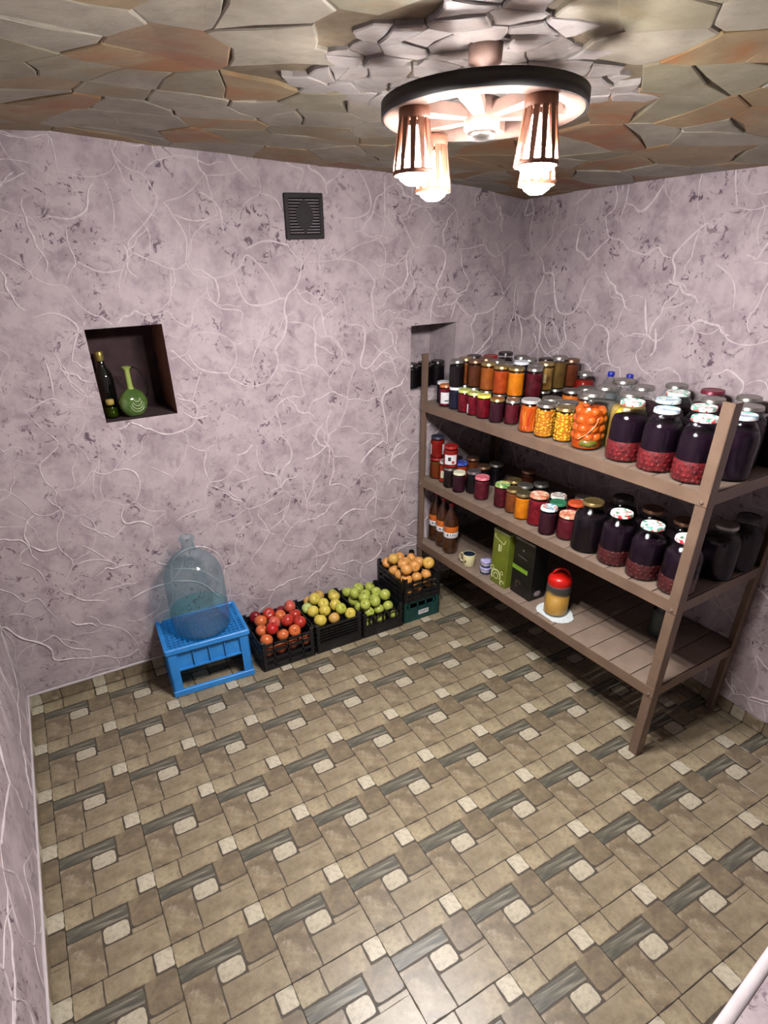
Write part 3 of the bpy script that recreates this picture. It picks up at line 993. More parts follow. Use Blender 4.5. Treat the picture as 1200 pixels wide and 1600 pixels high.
def make_jar(ty, cont, lid, x, y, z, label, group=None):
    o = thing('preserve_jar', label, 'jar', (x, y, z), 0, group)
    r, h = JT[ty]
    g = link('glass', glass_mesh(ty), o)
    link('lid', lid_mesh(ty, LID[lid]), o, None, (0, 0, (x * 37 + y * 91) % 6.28))
    seed = int(x * 1000 + y * 777) & 1023
    if cont == 'clear':
        return o
    if cont in ('cherry', 'cherrydark'):
        top = .70
        link('contents', cached(('c', ty, 'cherry'), lambda: fill_mesh(ty, CONT['cherry_juice'], .745, .0064)), o, label='dark purple juice')
        hh = {'cherry': .34, 'cherrydark': .30}[cont]
        q = link('berries', berries(ty, PIECE[cont], .012, h * hh, .0096, seed, 1), o, label='red berries settled at the bottom')
        q['kind'] = 'stuff'
        return o
    if cont in ('squash', 'squash2'):
        link('contents', cached(('c', ty, 'brine'), lambda: fill_mesh(ty, CONT['brine'], .80, .007)), o)
        q = link('vegetable_pieces', chunks(ty, PIECE[cont], .012, h * .82, .0085, seed), o)
        q['kind'] = 'stuff'
        return o
    if cont == 'peppers':
        link('contents', cached(('c', ty, 'pep'), lambda: fill_mesh(ty, CONT['peppers_brine'], .80, .006)), o)
        rr_ = random.Random(3)
        for i in range(14):
            a = 2 * PI * i / 14 + rr_.uniform(-.1, .1)
            R_ = r - .0062
            pts = [((R_ - .001 * k) * math.cos(a + .16 * math.sin(k * 1.3 + i)), (R_ - .001 * k) * math.sin(a + .16 * math.sin(k * 1.3 + i)), .014 + h * .74 * k / 4) for k in range(5)]
            link('pepper_strip', MB().tube(pts, [.0022, .0042, .0046, .0042, .002], 6).mesh('pepper_strip', PIECE['pepper' if i % 3 else 'pepper_red']), o)
        return o
    if cont == 'bigtomato':
        link('contents', fill_mesh(ty, CONT['tom_brine'], .72, .012), o)
        rr_ = random.Random(8)
        for k, z_ in enumerate((.052, .086, .120, .152)):
            for i in range(8):
                a = 2 * PI * (i + .5 * (k % 2)) / 8 + rr_.uniform(-.1, .1)
                s = rr_.uniform(.0185, .0215)
                if k == 3:
                    s *= .9
                R_ = rad_at(profile(ty), z_ + s * .4) - s - .003
                link('tomato', cached(('tom', round(s, 3)), lambda: MB().sphere((0, 0, 0), s, 0, 12, 8, (1, 1, .93)).mesh('tomato', PIECE['tom'])), o, (R_ * math.cos(a), R_ * math.sin(a), z_))
        pts = [(.0445 * math.cos(FACE + t_), .0445 * math.sin(FACE + t_), .028) for t_ in (-1.0, -.5, 0, .5, 1.0)]
        link('cucumber', MB().tube(pts, [.010, .019, .022, .019, .010], 10).mesh('cucumber', PIECE['cuke']), o, label='olive green cucumber')
        link('stalk', MB().tube([(.0665 * math.cos(FACE + t_), .0665 * math.sin(FACE + t_), z_) for t_, z_ in ((-.7, .045), (-.2, .07), (.2, .10), (.42, .135))], .0018, 6).mesh('stalk', PIECE['straw']), o, label='pale thin stalk')
        return o
    if cont == 'yellowmix':
        link('contents', fill_mesh(ty, CONT['yellow_brine'], .75), o)
        a = FACE - .3
        for t_, z_, mm in ((-.5, .150, 'yel'), (.1, .142, 'tom')):
            R_ = .050
            link('vegetable_piece', MB().sphere((R_ * math.cos(a + t_), R_ * math.sin(a + t_), z_), .020, 0, 10, 7).mesh('vegetable_piece', PIECE[mm]), o)
        return o
    top = .74 if ty == 'T' else .80
    if cont in ('grey', 'greygreen', 'mauve'):
        top = .70
    link('contents', cached(('c', ty, cont), lambda: fill_mesh(ty, CONT[cont], top)), o)
    if cont == 'amberleaf':
        link('leaf', label_patch(r, h * .30, h * .62, FACE - .5, FACE + .12, PIECE['leaf'], -.0014), o, label='pale slice against the glass')
    if 'white paper label' in label:
        link('label', label_patch(r, .018, .075, FACE - .75, FACE + .75, M_PAPER), o)
        link('label', label_patch(r, .030, .036, FACE - .1, FACE + .5, M_INK, .0012), o, label='dark handwriting')
    if 'white sticker' in label:
        link('label', label_patch(r, .012, .055, FACE - 1.15, FACE - .85, M_PAPER), o)
    if 'cream label' in label:
        link('label', label_patch(r, .030, .072, FACE - .75, FACE + .65, M_CREAM), o)
        link('label', label_patch(r, .040, .060, FACE - .2, FACE + .3, M_GREENINK, .0012), o, label='green print')
    if cont == 'redlabel':
        link('label', label_patch(r, .025, .078, FACE - .8, FACE + .9, M_PAPER), o)
        link('label', label_patch(r, .045, .066, FACE - .3, FACE + .1, M_INK, .0012), o, label='dark print')
        link('label', label_patch(r, .030, .044, FACE + .2, FACE + .6, M_REDINK, .0012), o, label='red print')
    if 'dark blue lid' in label:
        link('label', label_patch(r, .022, .080, FACE - 1.25, FACE - .85, M_PAPER), o)
        link('label', label_patch(r, .022, .080, FACE + .8, FACE + 1.3, M_PAPER), o)
    return o

JARS = [
('S', 'A1', 2.283, -0.129, 'navy', 'white', 'small navy jar with white lid, first in the front row of the top shelf'),
('S', 'A1', 2.252, -0.195, 'red', 'orange', 'small red jar with orange lid and white paper label on the top shelf'),
('S', 'A1', 2.258, -0.349, 'red', 'lime', 'small red jar with yellow-green lid, left one of the two side by side'),
('S', 'A1', 2.261, -0.422, 'red', 'lime2', 'small red jar with green and yellow lid and narrow white sticker'),
('S', 'A1', 2.263, -0.495, 'red', 'yellow', 'small red jar with plain bright yellow lid in the top front row'),
('S', 'A1', 2.267, -0.588, 'plum', 'gold', 'small dark plum jar with gold lid between yellow-lidded and maroon jars'),
('S', 'A1', 2.306, -0.651, 'maroon', 'silver', 'small opaque maroon jar with silver lid at right end of the front row'),
('S', 'A1', 2.42, -0.547, 'amber', 'gold', 'small amber jar with gold lid right behind the maroon jar'),
('M', 'A2', 2.259, -0.272, 'black', 'silver', 'black jar on a white-lidded jar, nearest the shelf post'),
('M', 'A2', 2.335, -0.244, 'brown', 'gold', 'tall brown jar, first brown one from the left in the upper tier'),
('M', 'A2', 2.331, -0.326, 'dkbrown', 'copper', 'tall dark brown jar, second from the left in the upper tier'),
('M', 'A2', 2.338, -0.421, 'orangebrown', 'gold', 'tall orange-brown jar with gold lid, third brown one in the upper tier'),
('M', 'A2', 2.336, -0.521, 'redorange', 'gold', 'red-orange jar next to the bright orange one in the upper tier'),
('M', 'A2', 2.361, -0.597, 'orange', 'gold', 'bright orange jar with gold lid in the upper tier of the top shelf'),
('M', 'A2', 2.419, -0.654, 'wine', 'silver', 'deep wine-red jar right of the bright orange jar, silver lid'),
('M', 'A2', 2.479, -0.596, 'dark', 'silver', 'dark jar partly hidden behind the wine-red jar'),
('M', 'A2', 2.559, -0.582, 'amberleaf', 'gold', 'amber jar of sliced vegetables with a pale leaf against the glass'),
('N', 'A2', 2.64, -0.583, 'olivebrown', 'silver', 'tallest olive-brown jar in the upper tier near the corner'),
('M', 'A2', 2.721, -0.588, 'rust', 'copper', 'rust-brown jar at the right end of the upper tier'),
('M', 'A2', 2.41, -0.214, 'dark', 'black', 'jar with a flat black lid at the back of the upper tier'),
('M', 'A2', 2.477, -0.264, 'dark', 'redlid', 'jar with a red lid at the back of the upper tier'),
('N', 'A2', 2.513, -0.337, 'dark', 'black', 'tall jar with domed black lid, highest at the back'),
('M', 'A2', 2.411, -0.311, 'brown', 'copper', 'brown jar with copper lid behind the first brown jars'),
('M', 'A2', 2.413, -0.392, 'dkbrown', 'silver', 'jar with a shiny silver lid behind the red-orange jar'),
('M', 'A2', 2.401, -0.472, 'dark', 'silver', 'jar with a dull silver lid behind the bright orange jar'),
('M', 'A2', 2.484, -0.489, 'navy', 'white', 'jar with plain white lid behind the wine-red jar'),
('M', 'A2', 2.585, -0.375, 'dark', 'silver', 'silver-lidded jar against the right wall, left one of two'),
('M', 'A2', 2.567, -0.454, 'dark', 'silver', 'silver-lidded jar against the right wall, right one of two'),
('M', 'A2', 2.632, -0.503, 'dark', 'black', 'dark-lidded jar behind the amber leaf jar'),
('Y', 'A1', 2.286, -0.79, 'peppers', 'whitesilver', 'jar of long orange pepper strips, first of the orange jars'),
('Y', 'A1', 2.289, -0.885, 'squash', 'silver', 'jar of yellow squash pieces with silver lid, next to the pepper strips'),
('Y', 'A1', 2.311, -0.978, 'squash2', 'gold', 'jar of bright yellow squash cubes with gold lid at the shelf edge'),
('Y', 'A1', 2.381, -0.819, 'dark', 'silver', 'silver-lidded jar behind the pepper strips'),
('Y', 'A1', 2.384, -0.914, 'ochre', 'silver', 'silver-lidded jar behind the yellow squash'),
('Y', 'A1', 2.575, -0.752, 'tomato', 'silver', 'jar of red and yellow tomatoes behind the squash jars'),
('Y', 'A1', 2.546, -0.869, 'tomato', 'silver', 'silver-lidded tomato jar directly behind the big tomato jar'),
('Y', 'A1', 2.67, -0.75, 'redsauce', 'silver', 'jar of red sauce in the middle of the top shelf, silver lid'),
('G', 'A1', 2.735, -0.672, 'redsauce', 'silver', 'red jar standing highest beside the two blue-capped bottles'),
('T', 'A1', 2.321, -1.096, 'bigtomato', 'silver', 'large jar of orange tomatoes with a green cucumber at the bottom'),
('T', 'A1', 2.435, -1.183, 'yellowmix', 'silver', 'large jar with yellow and orange vegetables behind the purple jars'),
('T', 'A1', 2.455, -1.042, 'grey', 'silver', 'large pale jar with silver lid behind the yellow vegetable jar'),
('T', 'A1', 2.328, -1.278, 'cherry', 'whiteprint', 'first large purple jar with red berries at the shelf edge'),
('T', 'A1', 2.333, -1.421, 'cherry', 'whiteprint2', 'second large purple jar with red berries, middle of the three'),
('T', 'A1', 2.339, -1.564, 'cherry', 'whiteprint', 'third large purple jar with red berries, beside the right post'),
('T', 'A1', 2.462, -1.329, 'purple', 'whiteprint2', 'large dark jar behind the first and second berry jars, white printed lid'),
('T', 'A1', 2.468, -1.472, 'purple', 'whiteprint', 'large dark jar behind the second and third berry jars, white printed lid'),
('T', 'A1', 2.472, -1.615, 'purple', 'whiteprint2', 'large dark jar half hidden by the right post, white printed lid'),
('T', 'A1', 2.569, -1.132, 'mauve', 'silver', 'large mauve jar with silver lid in the third row'),
('T', 'A1', 2.594, -1.273, 'purple', 'whiteprint', 'large jar with white lid in the third row'),
('T', 'A1', 2.602, -1.415, 'purple', 'silver', 'large dark jar with silver lid in the third row'),
('T', 'A1', 2.615, -0.997, 'clear', 'silver', 'large empty clear jar with silver lid near the right wall'),
('T', 'A1', 2.707, -1.185, 'greygreen', 'silver', 'large grey-green jar with dark-rimmed lid near the right wall'),
('T', 'A1', 2.728, -1.329, 'cerise', 'maroonlid', 'large pinkish jar with maroon lid near the right wall'),
('T', 'A1', 2.735, -1.472, 'greygreen', 'silver', 'large jar with teal-silver lid and red contents edge by the wall'),
('T', 'A1', 2.604, -1.558, 'purple', 'silver', 'large dark jar seen beyond the right post, front one'),
('T', 'A1', 2.735, -1.615, 'purple', 'silver', 'large dark jar cut by the right edge of the picture'),
('P', 'N', 2.2, 0.06, 'black', 'black', 'leftmost dark jar in the right wall niche, cut by its edge'),
('P', 'N', 2.286, 0.062, 'black', 'black', 'dark jar in the right wall niche, half behind the shelf post'),
('P', 'N', 2.372, 0.058, 'black', 'black', 'dark jar in the right wall niche, just right of the shelf post'),
('B', 'B2', 2.283, -0.096, 'redsauce', 'dkblue', 'red jar with dark blue lid on top of another jar, middle shelf corner'),
('B', 'B2', 2.259, -0.256, 'redlabel', 'redlid', 'red jar with red lid and white printed label, stacked on the middle shelf'),
('B', 'B1', 2.283, -0.096, 'redgreen', 'redlid', 'red and olive jar lowest in the left corner of the middle shelf'),
('B', 'B1', 2.289, -0.179, 'tomsauce', 'whiteprint3', 'red jar with black-and-white printed lid and cream label'),
('B', 'B1', 2.344, -0.241, 'tomsauce2', 'blue', 'red jar with flowered blue lid on the middle shelf'),
('S', 'B1', 2.258, -0.343, 'plum', 'cream', 'small plum jar with cream lid on the middle shelf'),
('B', 'B1', 2.316, -0.394, 'black', 'grey', 'black jar with grey lid beside the cream-lidded jar'),
('B', 'B1', 2.298, -0.487, 'maroon', 'pink', 'maroon jar with pink lid on the middle shelf'),
('B', 'B1', 2.37, -0.16, 'dark', 'black', 'dark jar behind the blue-lidded jar'),
('B', 'B1', 2.451, -0.21, 'amberbrown', 'copper', 'amber-brown jar in the second row of the middle shelf'),
('B', 'B1', 2.41, -0.358, 'black', 'copper', 'black jar with brown lid behind the pink-lidded jar'),
('B', 'B1', 2.493, -0.365, 'black', 'silver', 'black jar with silver lid rim in shade, second row'),
('B', 'B1', 2.319, -0.624, 'wine', 'greenprint', 'wine-red jar with green and yellow printed lid'),
('B', 'B1', 2.322, -0.707, 'brown', 'gold', 'brown jar with gold lid left of the orange jar, middle shelf'),
('P', 'B1', 2.31, -0.789, 'orange', 'olivegold', 'orange jar with olive-gold lid in the middle of the middle shelf'),
('L', 'B1', 2.322, -0.878, 'redberry', 'peachprint', 'red berry jar with large peach printed lid'),
('P', 'B1', 2.287, -0.981, 'plum', 'tealprint', 'dark jar with white and teal printed lid'),
('Q', 'B1', 2.33, -1.064, 'maroon', 'peachprint', 'squat maroon jar with peach printed lid'),
('B', 'B1', 2.406, -0.611, 'dark', 'gold', 'dark jar with gold lid behind the green-printed lid'),
('P', 'B1', 2.552, -0.558, 'dkbrown', 'copper', 'brown jar far back in the shade of the middle shelf'),
('B', 'B1', 2.404, -0.694, 'dark', 'silver', 'dark jar behind the brown gold-lidded jar'),
('B', 'B1', 2.481, -0.724, 'dark', 'silver', 'dark silver-lidded jar behind the orange jar'),
('P', 'B1', 2.426, -0.899, 'dark', 'whiteprint3', 'dark jar with black and white printed lid, second row'),
('P', 'B1', 2.366, -0.957, 'dark', 'green', 'dark jar with dark green lid between printed lids'),
('P', 'B1', 2.432, -1.007, 'red', 'redorange', 'dark red jar with orange-red lid, second row'),
('P', 'B1', 2.508, -0.975, 'dark', 'silver', 'dark silver-lidded jar left behind the gold-lidded big jar'),
('S', 'B1', 2.431, -1.085, 'ochre', 'yellow', 'small jar with yellow lid squeezed beside the gold-lidded big jar'),
('T', 'B1', 2.325, -1.186, 'bigdark', 'gold', 'large black jar with olive gold lid on the middle shelf'),
('T', 'B1', 2.33, -1.329, 'cherrydark', 'whiteprint4', 'first large dark berry jar with red and white printed lid, middle shelf'),
('T', 'B1', 2.335, -1.472, 'cherrydark', 'whiteprint', 'second large dark berry jar with printed lid, middle shelf'),
('T', 'B1', 2.344, -1.615, 'cherrydark', 'whiteprint4', 'third large dark berry jar half behind the right post, middle shelf'),
('T', 'B1', 2.465, -1.222, 'bigdark', 'black', 'large black jar in deep shade behind the gold-lidded one'),
('T', 'B1', 2.468, -1.371, 'bigdark', 'copper', 'large black jar in shade behind the first dark berry jar'),
('T', 'B1', 2.472, -1.514, 'bigdark', 'copper', 'large black jar in shade behind the second dark berry jar'),
('T', 'B1', 2.574, -1.615, 'bigdark', 'silver', 'large black jar in shade right of the right post'),
('T', 'B1', 2.717, -1.615, 'bigdark', 'black', 'large black jar in shade furthest right on the middle shelf'),
]
ZT = {'A': ZS[0], 'B': ZS[1], 'N': N2[2]}
GRP = {'A1': 'jars standing on the top shelf', 'A2': 'jars in the upper tier of the top shelf', 'B1': 'jars on the middle shelf', 'B2': 'jars in the upper tier of the middle shelf', 'N': 'dark jars in the right niche'}
SUP_H = .112
for ty, tier, x, y, cont, lid, label in JARS:
    z = ZT[tier[0]] + .0004
    if tier in ('A2', 'B2'):
        if 'on top of another' not in label:
            short = ' '.join(label.replace(',', '').split()[:10])
            white = 'nearest the shelf post' in label
            make_jar('S', 'navy' if white else 'dark', 'white' if white else 'silver', x, y, z, 'small dark jar right under the ' + short, GRP[tier[0] + '1'])
            z += SUP_H + .0004
        else:
            z += JT['B'][1] + .0004
    make_jar(ty, cont, lid, x, y, z, label, GRP[tier])

# ------------------------------------------------------------------ other things on the shelf
def on_rack(lx, ly):
    a = math.atan2(.062, 1.64)
    return (2.196 + lx * math.cos(a) - ly * math.sin(a), -.045 + lx * math.sin(a) + ly * math.cos(a))
M_PET = thin_glass('clear_plastic', (.88, .90, .90, 1), (.55, .58, .60, 1), .08, 1.4)
M_WATER = simple('cloudy_water', '#8f9193', '#a3a5a7', 10, .2, coat=.4)
M_BLUECAP = simple('blue_plastic_cap', '#1e2a9a', '#2a38b0', 20, .35)
def water_bottle(x, y, label):
    o = thing('plastic_bottle', label, 'bottle', (x, y, ZS[0] + .0004), 0, 'water bottles behind the preserves')
    P = [(0, .003), (.036, 0), (.042, .008), (.042, .060), (.040, .066), (.042, .072), (.042, .130), (.036, .155), (.020, .185), (.013, .195), (.013, .205)]
    link('body', MB().lathe(P, 20).mesh('body', M_PET), o)
    link('contents', MB().lathe([(0, .005), (.034, .004), (.040, .010), (.040, .120), (0, .120)], 20).mesh('contents', M_WATER), o)
    link('cap', MB().lathe([(.0145, .196), (.0155, .198), (.0155, .214), (.013, .217), (0, .217)], 16).mesh('cap', M_BLUECAP), o, label='blue screw cap')
water_bottle(2.7275, -.8286, 'clear plastic bottle with blue cap, left of the two by the wall')
water_bottle(2.7460, -.9177, 'clear plastic bottle with blue cap, right of the two by the wall')

M_CIDER = simple('brown_plastic_bottle', '#33190c', '#4a2812', 12, .18, coat=.4)
M_OLABEL = simple('orange_bottle_label', '#c05a18', '#d87426', 24, .5)
M_REDCAP = simple('red_plastic_cap', '#8a1a1c', '#a02426', 20, .35)
BP = [(.024, 0), (.040, .004), (.044, .018), (.044, .10), (.042, .11), (.042, .175), (.044, .182), (.041, .205), (.028, .245), (.016, .275), (.0145, .29), (.0145, .30)]
bm_body = MB().lathe([(0, .006)] + BP + [(0, .30)], 22)
for i in range(22, 44):   # five-footed base
    pass
bm_body = bm_body.mesh('body', M_CIDER)
bm_lab = MB().lathe([(.0424, .136), (.0428, .137), (.0428, .172), (.0424, .173)], 22).mesh('label', M_OLABEL)
bm_band = MB().lathe([(.0426, .104), (.0432, .105), (.0432, .136), (.0426, .137)], 22).mesh('label_band', M_PAPER)
bm_cap = MB().lathe([(.0155, .286), (.0165, .288), (.0165, .305), (.014, .308), (0, .308)], 16).mesh('cap', M_REDCAP)
bm_foot = MB().sphere((.026, 0, .0125), .0125, 0, 10, 6, (1.1, .9, 1)).mesh('base_lobe', M_CIDER)
for x, y, lb in ((2.300, -.085, 'brown plastic bottle with orange label, leftmost and rear one of three'), (2.288, -.178, 'brown plastic bottle with orange label, middle one of three'), (2.276, -.271, 'brown plastic bottle with orange label, front one next to the mug')):
    o = thing('drink_bottle', lb, 'bottle', (x, y, ZS[2] + .0004), 0, 'brown bottles on the bottom shelf')
    link('body', bm_body, o)
    for k in range(5):
        link('base_lobe', bm_foot, o, None, (0, 0, k * 2 * PI / 5))
    link('label', bm_lab, o, label='orange label')
    bd_ = link('label_band', bm_band, o, label='white band with small print')
    for k, (a0, w_) in enumerate(((-.5, .22), (-.05, .10), (.28, .12), (.55, .10))):
        link('label_print', label_patch(.0432, .119, .129, FACE + a0, FACE + a0 + w_, M_INK, .0004), bd_)
    link('cap', bm_cap, o, label='red screw cap')

M_MUG = simple('pale_yellow_glaze', '#d9d2a0', '#e3dcb0', 18, .25, coat=.4)
M_MUGIN = simple('dark_blue_glaze', '#1d2636', '#2a3548', 18, .2, coat=.4)
M_MUGDEC = simple('brown_leaf_print', '#3c2f1c', '#4c3c24', 30, .4)
mug = thing('mug', 'pale yellow enamel mug with dark inside beside the brown bottles', 'mug', (2.268, -.462, ZS[2] + .0004))
link('body', MB().lathe([(0, 0), (.031, 0), (.034, .004), (.0345, .070), (.0335, .072), (.0325, .070)], 28).mesh('body', M_MUG), mug)
link('inside', MB().lathe([(.0325, .0705), (.0318, .060), (.031, .006), (0, .005)], 28).mesh('inside', M_MUGIN), mug, label='dark blue inside')
ha = PI - .3 + PI / 2
hd = Vector((math.cos(PI / 2 + .35), math.sin(PI / 2 + .35), 0))
pts = [hd * .033 + Vector((0, 0, .060)), hd * .050 + Vector((0, 0, .063)), hd * .060 + Vector((0, 0, .048)), hd * .060 + Vector((0, 0, .028)), hd * .050 + Vector((0, 0, .014)), hd * .033 + Vector((0, 0, .014))]
link('handle', MB().tube(pts, .0055, 8).mesh('handle', M_MUG), mug)
link('printed_leaf', label_patch(.0344, .028, .040, FACE - .75, FACE - .45, M_MUGDEC), mug)
link('printed_leaf', label_patch(.0344, .018, .026, FACE - .95, FACE - .75, M_MUGDEC), mug)

M_TUB = simple('white_tub_plastic', '#b9bac6', '#cacbd6', 20, .4)
M_TUBLID = printed('violet', '#bdb6dc', ['#3a2f86', '#cfc9e8', '#a79fd0', '#4a3f96'], 40, .5)
M_TUBBAND = simple('navy_tub_band', '#23264a', '#2e325c', 20, .4)
tubm = MB().lathe([(0, 0), (.024, 0), (.027, .004), (.029, .030), (.030, .034), (0, .034)], 24).mesh('body', M_TUB)
tubl = MB().lathe([(.0305, .030), (.0312, .031), (.0312, .038), (.030, .040), (0, .0405)], 24).mesh('lid', M_TUBLID)
tubb = MB().lathe([(.0272, .004), (.0279, .005), (.0287, .014), (.0282, .0145)], 24).mesh('band', M_TUBBAND)
for i, lb in enumerate(('white round tub with navy band, lower of the two stacked', 'white round tub with violet printed lid, upper of the two stacked')):
    o = thing('food_tub', lb, 'tub', (2.288, -.585, ZS[2] + .0004 + i * .0412), 0, 'stacked tubs beside the green box')
    link('body', tubm, o)
    link('lid', tubl, o)
    link('band', tubb, o)

# green and black gift boxes
def flat_strip(pts, w, mat, name):
    """printed line on a face: pts in (u, z), laid at depth 0"""
    q = MB()
    P = [Vector(p) for p in pts]
    vs = []
    for i, p in enumerate(P):
        d = (P[min(i + 1, len(P) - 1)] - P[max(i - 1, 0)]).normalized()
        n_ = Vector((-d.y, d.x)) * w
        vs += [(p.x + n_.x, -.0006, p.y + n_.y), (p.x - n_.x, -.0006, p.y - n_.y)]
    return q.add(vs, [(2 * i, 2 * i + 1, 2 * i + 3, 2 * i + 2) for i in range(len(P) - 1)]).mesh(name, mat)
M_GBOX = simple('olive_green_carton', '#5d6720', '#717c28', 8, .35, which='Object')
M_PALE = simple('pale_green_print', '#c6cf8e', '#d6dda6', 30, .5)
M_BBOX = simple('black_carton', '#0e0f0d', '#161714', 10, .35)
M_BGREEN = simple('green_carton_strip', '#6c9428', '#80a834', 20, .4)
M_SILV = simple('silver_print', '#6f706e', '#838482', 40, .35, .5)
M_BRONZE = simple('brown_emblem_print', '#3d2e20', '#4a3a2a', 30, .5)
# faces look along local -y; turned so that they face the room
def front_face_box(name, label, P0, P1, depth, h, mat, c=.003):
    d = Vector((P1[0] - P0[0], P1[1] - P0[1], 0))
    w = d.length
    o = thing(name, label, 'box', (P0[0], P0[1], ZS[2] + .0004), math.atan2(d.y, d.x))
    link('carton', MB().box(0, w, .0, depth, 0, h, c=c).mesh('carton', mat), o)
    return o, w
gb, gw = front_face_box('gift_box', 'tall olive green carton with pale printed pattern on the bottom shelf', (2.262, -.655), (2.262, -.775), .085, .310, M_GBOX)
link('lid_edge', MB().box(-.001, gw + .001, -.001, .086, .300, .3115, c=.003).mesh('lid_edge', simple('pale_box_rim', '#8d9068', '#9da07a', 20, .4)), gb)
link('script_print', flat_strip([(.016, .285), (.017, .268), (.024, .262), (.031, .266), (.034, .258), (.042, .260), (.050, .252), (.056, .258), (.062, .250), (.070, .252), (.078, .246), (.087, .250), (.092, .262), (.094, .272)], .0022, M_PALE, 'script_print'), gb, label='pale curved script')
link('emblem_print', flat_strip([(.052, .195), (.052, .235)], .006, M_PALE, 'emblem_print'), gb)
link('emblem_print', flat_strip([(.066, .200), (.068, .238)], .0025, M_PALE, 'emblem_print'), gb)
def ring_pts(cx, cz, r, a0, a1, n_=14):
    return [(cx + r * math.cos(a0 + (a1 - a0) * i / n_), cz + r * math.sin(a0 + (a1 - a0) * i / n_)) for i in range(n_ + 1)]
for cx, cz, r, a0, a1, w_ in ((.045, .048, .034, -.4, 3.8, .005), (.045, .048, .017, 0, 6.28, .003), (.012, .085, .012, 0, 6.28, .003), (.088, .080, .009, 0, 6.28, .002), (.095, .022, .014, .2, 4.2, .004)):
    link('ornament_print', flat_strip(ring_pts(cx, cz, r, a0, a1), w_, M_PALE, 'ornament_print'), gb)
bb_, bw_ = front_face_box('gift_box', 'tall black carton with a green strip beside the green box', (2.285, -.790), (2.285, -.935), .10, .315, M_BBOX)
link('lid_edge', MB().box(.004, bw_ - .004, -.001, .006, .302, .3155, c=.002).mesh('lid_edge', M_SILV), bb_, label='silvery worn top edge')
link('green_strip', flat_strip([(.002, .150), (.112, .148)], .012, M_BGREEN, 'green_strip'), bb_, label='green printed strip')
link('emblem_print', flat_strip([(.066, .262), (.070, .252)], .006, M_SILV, 'emblem_print'), bb_)
link('script_print', flat_strip([(.034, .222), (.060, .219), (.098, .214)], .002, M_SILV, 'script_print'), bb_)
link('emblem_print', flat_strip(ring_pts(.055, .062, .016, 0, 4.6), .005, M_BRONZE, 'emblem_print'), bb_)
ov = MB().prism([(.022 * math.cos(2 * PI * i / 16), .015 * math.sin(2 * PI * i / 16)) for i in range(16)], 0, .0006)
ov.xf(Matrix.Translation((bw_ + .0002, .05, .035)) @ Matrix.Rotation(PI / 2, 4, 'Y') @ Matrix.Rotation(PI / 2, 4, 'Z'))
link('oval_sticker', ov.mesh('oval_sticker', simple('pale_oval_sticker', '#8f7f84', '#a39398', 20, .5)), bb_, label='pale oval sticker on the side')

# red-lidded jar on a white cloth mat
M_MAT = simple('white_cloth', '#c9d2d2', '#dbe2e2', 60, .85, bump=.2)
mx_, my_ = 2.318, -1.075
pts = []
for i in range(22):
    a = 2 * PI * i / 22
    rx_, ry_ = .082, .098
    x_ = rx_ * math.cos(a)
    if x_ < -.066:
        x_ = -.066
    pts.append((x_, ry_ * math.sin(a) * (1 - .15 * (math.cos(a) > .5))))
mat_ = thing('cloth_mat', 'white oval cloth mat under the red-lidded jar', 'mat', (mx_ + .008, my_, ZS[2] + .0005), me=MB().prism(pts, 0, .003, 0, .002, .001).mesh('cloth_mat', M_MAT))
M_YOLK = simple('yellow_liquid', '#d8961a', '#e6ac34', 10, .5)
M_REDLID = simple('bright_red_plastic', '#b81008', '#ca180e', 20, .35)
rj = thing('handled_jar', 'plastic jar of yellow liquid with bright red handled lid', 'jar', (mx_ + .012, my_ + .004, ZS[2] + .0038))
RP = [(.050, 0), (.056, .004), (.0575, .012), (.0575, .130), (.0585, .150), (.056, .166), (.050, .174)]
link('body', MB().lathe([(0, .002)] + RP, 28).mesh('body', thin_glass('clear_ribbed_plastic', (.84, .86, .80, 1), (.6, .62, .55, 1), .05, 1.45, .05)), rj)
link('contents', MB().lathe([(0, .004), (.048, .003), (.0545, .008), (.0553, .014), (.0553, .094), (0, .094)], 28).mesh('contents', M_YOLK), rj, label='yellow liquid')
link('lid', MB().lathe([(.0545, .158), (.056, .160), (.056, .186), (.053, .196), (.044, .206), (.028, .212), (0, .214)], 28).mesh('lid', M_REDLID), rj, label='bright red domed lid')
pts = [Vector((math.cos(t_) * .040, 0, .200 + math.sin(t_) * .042)) for t_ in [PI * i / 10 for i in range(11)]]
hm = MB().tube(pts, .0055, 8)
hm.xf(Matrix.Rotation(-.6, 4, 'Z'))
link('handle', hm.mesh('handle', M_REDLID), rj, label='red carrying loop')
# dim glass jar at the back of the bottom shelf
make_jar('G', 'greygreen', 'silver', 2.60, -1.45, ZS[2] + .0004, 'dim glass jar at the back right of the bottom shelf')

# ------------------------------------------------------------------ bottles in the left niche
NZ = N1[2] + .0005
M_DKGLASS = simple('dark_bottle_glass', '#0b0d0c', '#141816', 12, .06, coat=1.0)
M_GOLDCAP = simple('gold_bottle_cap', '#a3924e', '#b8a75e', 30, .35, .6)
wb = thing('wine_bottle', 'dark glass bottle with gold cap in the left niche', 'bottle', (.650, .185, NZ))
link('body', MB().lathe([(0, .004), (.034, 0), (.038, .006), (.038, .150), (.034, .172), (.019, .198), (.0155, .212), (.0155, .258), (0, .258)], 26).mesh('body', M_DKGLASS), wb)
link('cap', MB().lathe([(.0165, .226), (.0172, .227), (.0172, .262), (.0155, .265), (0, .265)], 20).mesh('cap', M_GOLDCAP), wb, label='gold cap')
M_GRN = thin_glass('olive_bottle_glass', (.50, .58, .22, 1), (.20, .26, .08, 1), .05)
M_OIL = simple('olive_green_liquid', '#3c4a16', '#4c5c1e', 12, .2, coat=.6)
sb = thing('squat_bottle', 'small squat green bottle with ochre stopper in the niche corner', 'bottle', (.640, .085, NZ))
